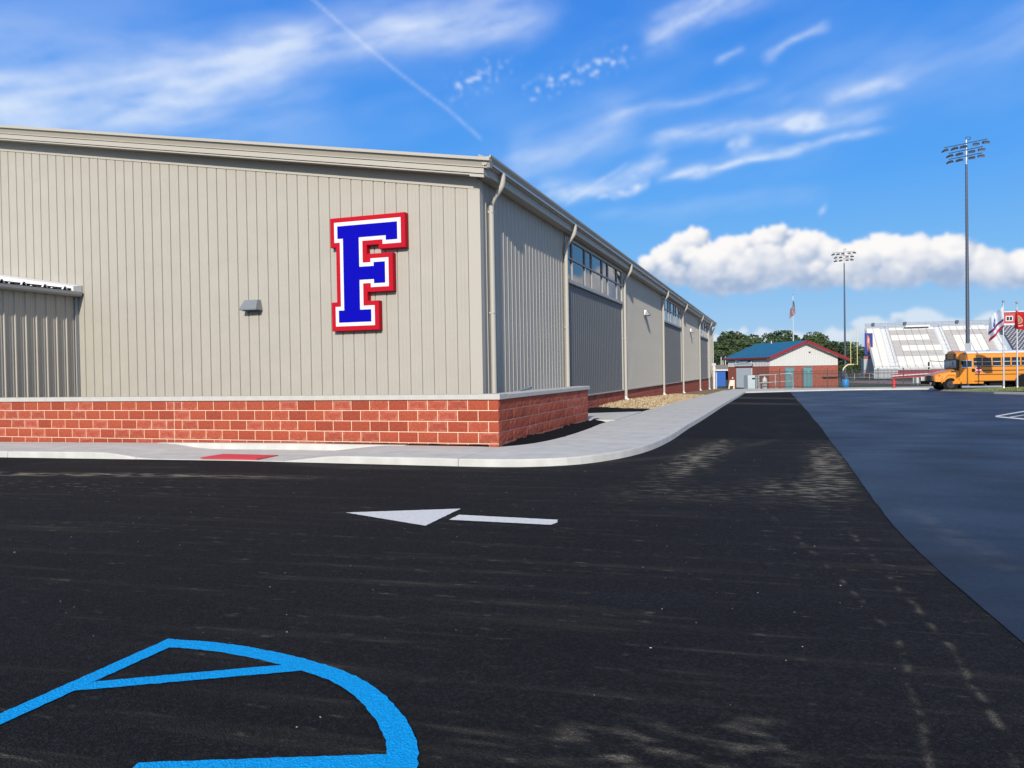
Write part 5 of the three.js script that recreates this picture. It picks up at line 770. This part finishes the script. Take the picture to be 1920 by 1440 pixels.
  const mk = (n, l) => { const t = []; for (const [px0, y0, px1, y1, h, zz] of l) { const [q, a, b] = ramp(px0, y0, px1, y1, h, zz); t.push(...q); const d = 0.12; quad(t, [a.x, a.y, zz], [b.x, b.y, zz], [b.x, b.y, zz - d], [a.x, a.y, zz - d]); quad(t, [b.x, b.y - h, zz - d], [a.x, a.y - h, zz - d], [a.x, a.y, zz - d], [b.x, b.y, zz - d]); } return soup(t); };
  part(o, 'red_panel', mk('', [[1684, 693, 1745, 692.5, 1.0, -180]]), redm); part(o, 'red_panel', mk('', [[1745, 692.5, 1930, 690, 1.1, -180]]), redm); part(o, 'red_panel', mk('', [[1670, 702, 1745, 698, 0.95, -178]]), redm); part(o, 'red_panel', mk('', [[1745, 698, 1930, 694, 1.1, -178]]), redm);
  part(o, 'ramp_rail', mk('', [[1668, 704.5, 1745, 699.3, 0.22, -177.6]]), M.white); part(o, 'ramp_rail', mk('', [[1684, 692.6, 1745, 692, 0.2, -179.5]]), M.white);
  // end banner and storage wall below
  const ban = canvasTex(96, 192, (c, w, h) => { c.fillStyle = '#1a2c78'; c.fillRect(0, 0, w, h); c.fillStyle = '#b4624f'; c.beginPath(); c.moveTo(30, 16); c.quadraticCurveTo(64, 20, 60, 76); c.quadraticCurveTo(76, 126, 60, 178); c.lineTo(40, 176); c.quadraticCurveTo(24, 110, 26, 66); c.fill(); c.fillStyle = '#d9a48c'; c.fillRect(38, 46, 14, 40); });
  const b0 = atZ(1621, 625, -193), b1 = atZ(1636.5, 664, -193); const bg = new THREE.BoxGeometry(b1.x - b0.x, b0.y - b1.y, 0.1); const bm = part(o, 'banner', bg, std(0xffffff, 0.7, { map: ban })); bm.position.set((b0.x + b1.x) / 2, (b0.y + b1.y) / 2, -193);
  const s0 = atZ(1619.5, 671, -192), s1 = atZ(1649, 697, -192), sw = s1.x - s0.x; part(o, 'storage_wall', merge([bx(sw, s0.y - gy, 6, s0.x + sw / 2, (s0.y + gy) / 2, -195)]), std(rgb(0.33, 0.35, 0.37), 0.6)); part(o, 'storage_band', merge([bx(sw * 0.55, 0.5, 0.1, s0.x + sw * 0.28, s0.y + 0.1, -191.9)]), std(rgb(0.30, 0.04, 0.10), 0.6)); part(o, 'storage_base', merge([bx(sw, 1.0, 0.12, s0.x + sw / 2, gy + 0.5, -191.9)]), std(rgb(0.30, 0.11, 0.10), 0.8)); part(o, 'storage_dark_panel', merge([bx(sw * 0.36, 2.2, 0.1, s0.x + sw * 0.82, gy + 2.2, -191.85)]), M.black);  // flat black panel stands in for the dark inside of a storage opening
  // dark seating block and press box on the right
  const q0 = atZ(1881, 617, -203), dk = thing('chair_seating', 'block of navy stadium chairs below the red press box', 'seating'), dm = std(rgb(0.018, 0.024, 0.05), 0.5), cl = [], n2 = 14; const XR = X1 + 0.6;
  for (let r = 0; r < N; r++) { const y = YF + rise * r, z = ZF - run * r; part(dk, 'tier', merge([bx(16, rise, run, XR + 8.3, y - rise / 2, z - run / 2)]), dm); if (r > 3) for (let k = 0; k < 22; k++) cl.push(bx(0.32, rise * 0.62, 0.12, XR + 0.7 + k * 0.72 + (r % 2) * 0.36, y + rise * 0.34, z - 0.3)); }
  part(dk, 'chair_backs', merge(cl), std(rgb(0.34, 0.35, 0.40), 0.5), null, 'stuff');
  const pb = thing('press_box', 'red and white press box above the navy chairs', 'building'), p0 = atZ(1880, 586, -204), p1 = atZ(1880, 607, -204), p2 = atZ(1880, 617, -204);
  part(pb, 'red_wall', merge([bx(15, p0.y - p1.y, 4, p0.x + 7.5, (p0.y + p1.y) / 2, -206)]), std(rgb(0.42, 0.015, 0.03), 0.5)); part(pb, 'white_wall', merge([bx(15.1, p1.y - p2.y + 1.2, 4.1, p0.x + 7.5, (p1.y + p2.y) / 2 - 0.6, -206)]), M.white); part(pb, 'roof_edge', merge([bx(15.4, 0.22, 4.5, p0.x + 7.5, p0.y + 0.11, -206)]), M.white);
  const w0 = atZ(1885.5, 592.5, -203.9), w1 = atZ(1899.5, 602, -203.9), wf = part(pb, 'window_frame', merge([bx(w1.x - w0.x, w0.y - w1.y, 0.1, (w0.x + w1.x) / 2, (w0.y + w1.y) / 2, -203.96)]), M.white); for (const k of [0.29, 0.71]) part(wf, 'pane', merge([bx((w1.x - w0.x) * 0.32, (w0.y - w1.y) * 0.66, 0.06, lerp(w0.x, w1.x, k), (w0.y + w1.y) / 2, -203.9)]), std(rgb(0.02, 0.025, 0.03), 0.1));
  const lg = canvasTex(96, 96, (c, w) => { c.fillStyle = '#e9e9ea'; c.fillRect(0, 0, w, w); c.strokeStyle = '#5a6a9a'; c.lineWidth = 5; c.beginPath(); c.arc(48, 48, 38, 0, 7); c.stroke(); c.fillStyle = '#4a1530'; c.font = 'bold 52px serif'; c.textAlign = 'center'; c.fillText('F', 48, 66); }), l0 = atZ(1887.5, 612.5, -203.8); const lm = part(pb, 'emblem', new THREE.BoxGeometry(1.25, 1.25, 0.06), std(0xffffff, 0.6, { map: lg })); lm.position.set(l0.x, l0.y, -203.88);
}
// boards and bins by the track
{
  const bd = (px0, y0, px1, y1, lab, m, d = 96) => { const a = atDepth(px0, y0, d), b = atDepth(px1, y1, d), w = Math.hypot(b.x - a.x, b.z - a.z), o = thing('notice_board', lab, 'board'); o.position.set((a.x + b.x) / 2, b.y, (a.z + b.z) / 2); o.rotation.y = 0.33; part(o, 'panel', merge([bx(w, a.y - b.y, 0.04, 0, (a.y - b.y) / 2, 0)]), m); part(o, 'stake', merge([bx(0.05, 0.6, 0.05, -w / 3, -0.25, -0.03)]), M.galv); part(o, 'stake', merge([bx(0.05, 0.6, 0.05, w / 3, -0.25, -0.03)]), M.galv); };
  bd(1711, 708, 1723, 718, 'square pale notice board behind the picket fence', std(rgb(0.6, 0.62, 0.56), 0.7)); bd(1726, 706.5, 1733, 713.5, 'small white board beside a fence post near the bus bumper', M.white); bd(1739, 706, 1748.5, 714.5, 'white board just in front of the bus nose', M.white);
  for (const [x, y0, y1, lab, c] of [[1647.5, 701, 706, 'white bin standing below the bleachers end', [0.75, 0.75, 0.74]], [1663, 699, 706.5, 'teal bin standing below the bleachers end', [0.05, 0.22, 0.32]]]) { const b = atDepth(x, y1, 168), t = atDepth(x, y0, 168), o = thing('litter_bin', lab, 'bin'); o.position.copy(b); const H = t.y - b.y; part(o, 'body', place(new THREE.LatheGeometry([[0.01, 0], [0.24, 0], [0.32, H * 0.9], [0.01, H * 0.92]].map(([p, q]) => new THREE.Vector2(p, q)), 14)), std(rgb(...c), 0.5)); part(o, 'lid', merge([cyl(0.2, 0.34, 0.1, 0, H * 0.96, 0, 14)]), std(rgb(...c), 0.5)); part(o, 'stand', merge([cyl(0.22, 0.22, Math.max(0.1, b.y - ground(b.x, b.z)), 0, -Math.max(0.1, b.y - ground(b.x, b.z)) / 2, 0, 12)]), M.galv); }
  const rl = thing('field_rail', 'low grey pipe rail round the far end of the field', 'railing'); const a = atDepth(1588, 700, 160), b = atDepth(1672, 700, 160); for (const h of [0, -0.8]) part(rl, 'rail', merge([rod(V(a.x, a.y + h, a.z), V(b.x, b.y + h, b.z), 0.05)]), M.galv); for (let k = 0; k <= 6; k++) { const p = a.clone().lerp(b, k / 6); part(rl, 'post', merge([rod(p, V(p.x, ground(p.x, p.z), p.z), 0.045)]), M.galv); }
}
// ---------------------------------------------------------------- school bus
{
  const o = thing('school_bus', 'yellow school bus with white roof parked across the far end of the lot', 'bus');
  o.position.set(13.1, ground(13.2, -70.2) + 0.0, -70.1); o.rotation.y = 12 * D2R;   // local x to the rear, local z towards the lot; origin between the front wheels
  o.position.x -= 1.05 * Math.sin(12 * D2R); o.position.z -= 1.05 * Math.cos(12 * D2R);
  const ym = new THREE.MeshPhysicalMaterial({ color: rgb(0.62, 0.215, 0.003), roughness: 0.38, clearcoat: 0.5, clearcoatRoughness: 0.15 }), rail = std(rgb(0.02, 0.018, 0.015), 0.5), glass = std(rgb(0.012, 0.015, 0.018), 0.06), wh = std(rgb(0.58, 0.60, 0.63), 0.5), chrome = std(rgb(0.6, 0.6, 0.6), 0.2, { metalness: 0.9 });
  const LB = 8.6, F = 0.66, section = [[-1.21, 0.72], [1.21, 0.72], [1.21, 1.9], [1.17, 2.62], [1.1, 2.82], [0.98, 2.955], [-0.98, 2.955], [-1.1, 2.82], [-1.17, 2.62], [-1.21, 1.9]], asX = (g, x0) => { g.rotateY(Math.PI / 2); return g.translate(x0, 0, 0); };
  // extrusion along x: shape (z, y) -> rotate so that depth runs to the rear
  const along = (pts, len, x0, bev = 0) => { const g = ext(pts.map(([z, y]) => [-z, y]), len, bev); return asX(g, x0); };
  part(o, 'body', merge([along(section, LB - F, F, 0.02), bx(2.3, 0.22, 2.38, F + 0.62, 0.64, 0)]), ym);
  const arc = []; for (let k = 0; k <= 12; k++) { const a = Math.PI * k / 12; arc.push([1.0 * Math.cos(a), 2.95 + 0.225 * Math.sin(a)]); }
  part(o, 'roof', merge([along(arc, LB - F - 0.5, F + 0.45)]), wh);
  // front cap with sign
  const cap = []; for (let k = 0; k <= 12; k++) { const a = Math.PI * k / 12; cap.push([1.08 * Math.cos(a), 2.72 + 0.46 * Math.sin(a)]); } part(o, 'front_cap', merge([along([[1.13, 2.45], ...cap, [-1.13, 2.45]], 0.62, F - 0.14, 0.03)]), ym);
  const fs = canvasTex(256, 64, (c, w, h) => { c.fillStyle = '#14120d'; c.fillRect(0, 0, w, h); c.fillStyle = '#b98a1c'; c.fillRect(52, 6, 152, 52); c.fillStyle = '#191510'; c.font = 'bold 24px sans-serif'; c.textAlign = 'center'; c.fillText('SCHOOL BUS', w / 2, 41); for (const x of [18, 40, 216, 238]) { c.fillStyle = x < 30 || x > 230 ? '#5c1a10' : '#8a5a10'; c.beginPath(); c.arc(x, 32, 10, 0, 7); c.fill(); } });
  const sg = part(o, 'destination_sign', new THREE.BoxGeometry(1.95, 0.42, 0.04), std(0xffffff, 0.5, { map: fs })); sg.rotation.y = -Math.PI / 2; sg.position.set(F - 0.185, 2.72, 0);
  // windscreen
  part(o, 'windscreen_frame', merge([along([[1.17, 1.72], [1.17, 2.48], [-1.17, 2.48], [-1.17, 1.72]], 0.2, F - 0.2, 0.02)]), rail);
  part(o, 'windscreen', merge([bx(0.03, 0.62, 1.05, F - 0.215, 2.1, 0.56), bx(0.03, 0.62, 1.05, F - 0.215, 2.1, -0.56)]), std(rgb(0.22, 0.30, 0.32), 0.04));
  // hood: lofted from nose to cowl
  { const st = [[-1.18, 0.78, 1.20, 0.92], [-1.1, 0.72, 1.31, 1.0], [-0.7, 0.7, 1.47, 1.08], [-0.1, 0.7, 1.62, 1.12], [0.66, 0.7, 1.78, 1.16]], t = [], ring = ([x, b, h, w]) => { const p = []; for (const [zz, yy] of [[1, 0], [1, 0.62], [0.94, 0.8], [0.78, 0.92], [0.4, 0.985], [0, 1], [-0.4, 0.985], [-0.78, 0.92], [-0.94, 0.8], [-1, 0.62], [-1, 0]]) p.push([x, lerp(b, h, yy), zz * w]); return p; }; const rg = st.map(ring); for (let i = 0; i + 1 < rg.length; i++) for (let k = 0; k + 1 < rg[0].length; k++) quad(t, rg[i][k], rg[i + 1][k], rg[i + 1][k + 1], rg[i][k + 1]); for (let k = 1; k + 1 < rg[0].length; k++) t.push(...rg[0][0], ...rg[0][k], ...rg[0][k + 1]); let g = mergeVertices(soup(t), 1e-4); g.computeVertexNormals(); const hood = part(o, 'hood', g, new THREE.MeshPhysicalMaterial({ color: rgb(0.62, 0.215, 0.003), roughness: 0.38, clearcoat: 0.5, clearcoatRoughness: 0.15, side: THREE.DoubleSide })); part(hood, 'grille', merge([bx(0.05, 0.42, 0.95, -1.2, 1.0, 0)]), rail); part(hood, 'hood_vent', merge([bx(0.34, 0.1, 0.03, 0.22, 1.53, 1.135)]), rail); for (const s of [1, -1]) part(hood, 'headlight', merge([place(new THREE.SphereGeometry(0.14, 14, 8).scale(0.8, 0.75, 1), -1.08, 0.96, s * 0.76)]), std(rgb(0.75, 0.74, 0.66), 0.15)); part(hood, 'marker_lamp', merge([place(new THREE.SphereGeometry(0.06, 10, 6), -0.82, 1.2, 1.06)]), std(rgb(0.35, 0.08, 0.02), 0.3)); }
  part(o, 'bumper', merge([bx(0.2, 0.32, 2.4, -1.3, 0.58, 0)]), M.black); part(o, 'number_plate', merge([bx(0.02, 0.15, 0.3, -1.41, 0.6, 0.8)]), M.white); part(o, 'crossing_arm', merge([bx(0.05, 0.06, 1.9, -1.42, 0.47, -0.1)]), std(rgb(0.6, 0.5, 0.2), 0.5));
  // wheel arches and wheels
  part(o, 'wheel_arch', merge([place(new THREE.CylinderGeometry(0.62, 0.62, 0.05, 24, 1, false, -Math.PI / 2, Math.PI), 0, 0.62, 1.105, 0, Math.PI / 2), bx(1.24, 0.22, 0.05, 0, 0.56, 1.105), bx(1.5, 0.3, 1.9, 0, 0.6, 0)]), M.black);
  { const fl = new THREE.TorusGeometry(0.67, 0.06, 8, 20, Math.PI); fl.scale(1, 1, 1.2); part(o, 'fender_flare', merge([place(fl, 0, 0.6, 1.11)]), ym); }
  const wheel = (x, z) => { const w = part(o, 'wheel', merge([cyl(0.5, 0.5, 0.28, 0, 0, 0, 28, Math.PI / 2)]), M.rubber); w.position.set(x, 0.5, z); part(w, 'rim', merge([cyl(0.29, 0.25, 0.05, 0, 0, 0.13, 18, Math.PI / 2), cyl(0.1, 0.12, 0.12, 0, 0, 0.16, 12, Math.PI / 2)]), std(rgb(0.04, 0.04, 0.042), 0.4, { metalness: 0.4 })); return w; };
  wheel(0, 1.0); wheel(0, -1.0); wheel(5.35, 1.0); wheel(5.35, -1.0);
  part(o, 'chassis', merge([bx(8.2, 0.22, 0.9, 4.2, 0.55, 0), bx(0.9, 0.35, 0.6, 2.2, 0.5, 0.6), bx(1.2, 0.32, 0.5, 3.6, 0.52, 0.7), bx(0.1, 0.5, 0.6, 0.75, 0.4, 0.9)]), M.black);
  part(o, 'rear_arch', merge([cyl(0.6, 0.6, 0.04, 5.35, 0.62, 1.22, 24, Math.PI / 2)]), M.black);
  // rub rails
  for (const [y, h] of [[1.89, 0.05], [1.56, 0.06], [1.25, 0.05], [0.73, 0.06]]) for (const s of [1, -1]) part(o, 'rub_rail', merge([bx(LB - F - 1.15, h, 0.03, F + 1.1 + (LB - F - 1.15) / 2, y, s * 1.225)]), rail);
  // driver's window and passenger windows
  { const w = part(o, 'driver_window', merge([bx(0.78, 0.6, 0.03, F + 0.52, 2.1, 1.205, 0, -0.05)]), M.alu); for (const x of [-0.19, 0.2]) part(w, 'pane', merge([bx(0.34, 0.5, 0.03, F + 0.52 + x, 2.11, 1.215, 0, -0.05)]), glass); }
  for (const s of [1, -1]) for (let k = 0; k < 9; k++) { const x = F + 1.05 + 0.29 + k * 0.71, w = part(o, 'window', merge([bx(0.6, 0.68, 0.02, x, 2.24, s * 1.2, 0, -s * 0.055)]), M.black); part(w, 'pane', merge([bx(0.56, 0.27, 0.02, x, 2.415, s * 1.197, 0, -s * 0.055)]), glass); part(w, 'pane', merge([bx(0.56, 0.31, 0.02, x, 2.085, s * 1.215, 0, -s * 0.055)]), glass); part(w, 'sash_bar', merge([bx(0.58, 0.035, 0.03, x, 2.262, s * 1.215), bx(0.58, 0.03, 0.03, x, 1.925, s * 1.222)]), wh); }
  // stop arm
  { const st = canvasTex(128, 128, (c, w) => { c.fillStyle = '#a30f1c'; c.fillRect(0, 0, w, w); c.fillStyle = '#f4eeee'; c.font = 'bold 44px sans-serif'; c.textAlign = 'center'; c.fillText('STOP', 64, 80); }); const oct = (r, d) => { const pts = []; for (let k = 0; k < 8; k++) { const a = Math.PI / 8 + k * Math.PI / 4; pts.push([r * Math.cos(a), r * Math.sin(a)]); } return ext(pts, d); };
    const a = part(o, 'stop_arm', merge([oct(0.275, 0.02).translate(F + 1.36, 1.6, 1.27)]), M.white); const fg = oct(0.25, 0.01); { const p = fg.attributes.position, uv = fg.attributes.uv; for (let i = 0; i < p.count; i++) uv.setXY(i, p.getX(i) / 0.5 + 0.5, p.getY(i) / 0.5 + 0.5); } const f = part(a, 'stop_face', clean(fg), std(0xffffff, 0.5, { map: st })); f.position.set(F + 1.36, 1.6, 1.291); part(a, 'hinge', merge([bx(0.2, 0.24, 0.06, F + 1.0, 1.6, 1.24)]), M.black); }
  // mirrors
  part(o, 'mirror', merge([rod(V(F - 0.1, 2.3, -1.1), V(-0.5, 2.42, -1.75), 0.02, 6), bx(0.06, 0.36, 0.2, -0.52, 2.15, -1.76), bx(0.06, 0.16, 0.18, -0.52, 1.82, -1.76)]), M.black); part(o, 'mirror', merge([rod(V(F - 0.05, 2.35, 1.15), V(F + 0.1, 2.35, 1.4), 0.02, 6), bx(0.06, 0.3, 0.18, F + 0.1, 2.2, 1.42)]), M.black);
  part(o, 'roof_lamp', merge([bx(0.2, 0.07, 0.14, F + 0.4, 2.93, 0.98)]), std(rgb(0.3, 0.05, 0.02), 0.4)); part(o, 'roof_hatch', merge([bx(0.6, 0.06, 0.6, 3.6, 3.19, 0)]), M.greyTrim);
}
// ---------------------------------------------------------------- trees behind the field
{
  const bark = std(rgb(0.09, 0.075, 0.06), 0.95), leafs = [[0.036, 0.075, 0.014], [0.05, 0.09, 0.018], [0.028, 0.062, 0.013], [0.062, 0.10, 0.022]].map((c) => new THREE.MeshPhysicalMaterial({ color: rgb(...c), roughness: 0.85, side: THREE.DoubleSide, transmission: 0.25, thickness: 0 }));
  const variant = (seed) => { // crown about 1 unit high, trunk foot at 0
    const r = rngOf(seed), tris = [], blobs = []; const nb = 11;
    for (let k = 0; k < nb; k++) { const a = r() * 6.28, h = 0.3 + 0.6 * r(), q = Math.sin(Math.PI * clamp((h - 0.12) / 0.95)) * 0.30; blobs.push([q * Math.cos(a) * (0.4 + 0.6 * r()), h, q * Math.sin(a) * (0.4 + 0.6 * r()), 0.13 + 0.10 * r()]); }
    for (const [bx_, by, bz, br] of blobs) for (let k = 0; k < 210; k++) { const u = 2 * r() - 1, a = r() * 6.28, q = Math.sqrt(1 - u * u), rad = br * (0.6 + 0.45 * Math.cbrt(r())), c = [bx_ + rad * q * Math.cos(a), by + rad * u * 0.85, bz + rad * q * Math.sin(a)], s = 0.016 + 0.02 * r(), e1 = V(r() - 0.5, r() - 0.5, r() - 0.5).normalize(), e2 = V(r() - 0.5, r() - 0.5, r() - 0.5).cross(e1).normalize(); const P = (i, j) => [c[0] + s * (i * e1.x + j * e2.x), c[1] + s * (i * e1.y + j * e2.y), c[2] + s * (i * e1.z + j * e2.z)]; quad(tris, P(-1, -0.6), P(0.2, -1), P(1, 0.5), P(-0.3, 1)); }
    const tr = [rod(V(0, 0, 0), V(0.01, 0.55, 0), 0.022, 7, 0.012)]; for (let k = 0; k < 5; k++) { const b = blobs[k]; tr.push(rod(V(0.005, 0.3 + 0.05 * k, 0), V(b[0], b[1], b[2]), 0.010, 5, 0.004)); }
    return [soup(tris), merge(tr)];
  };
  const vars = [101, 102, 103, 104, 105].map(variant), r = rngOf(400);
  const tops = [[1320, 630], [1345, 629], [1368, 627], [1390, 626], [1412, 628], [1436, 631], [1458, 626], [1480, 629], [1502, 630], [1524, 629], [1543, 633], [1558, 641], [1582, 641], [1600, 644], [1617, 652], [1636, 668]];
  const label = 'broadleaf tree in the wood behind the concession building';
  const mk = (px, py, d, w) => { const p = atDepth(px, py, d), gy = ground(p.x, p.z) - 0.3, H = p.y - gy, k = Math.floor(r() * 5), kind = Math.floor(r() * 4), o = thing('tree', `${['mid green', 'bright green', 'dark green', 'yellowish green'][kind]} ${label}`, 'tree', 'trees behind the field'); o.position.set(p.x, gy, p.z); o.scale.set(H * w, H, H * w); o.rotation.y = r() * 6.28; part(o, 'trunk', vars[k][1], bark); part(o, 'crown', vars[k][0], leafs[kind]); };
  for (const [x, y] of tops) { mk(x + (r() - 0.5) * 6, y + 2 * (r() - 0.5), 245 + 20 * r(), 1.2); }
  for (const [x, y] of tops) { mk(x + 11 + (r() - 0.5) * 8, y + 12 + 6 * r(), 232 + 8 * r(), 1.35); }
  for (const [x, y] of tops) { mk(x + 4 + (r() - 0.5) * 10, y + 28 + 8 * r(), 222 + 6 * r(), 1.6); }
}
renderer.render(scene, camera);
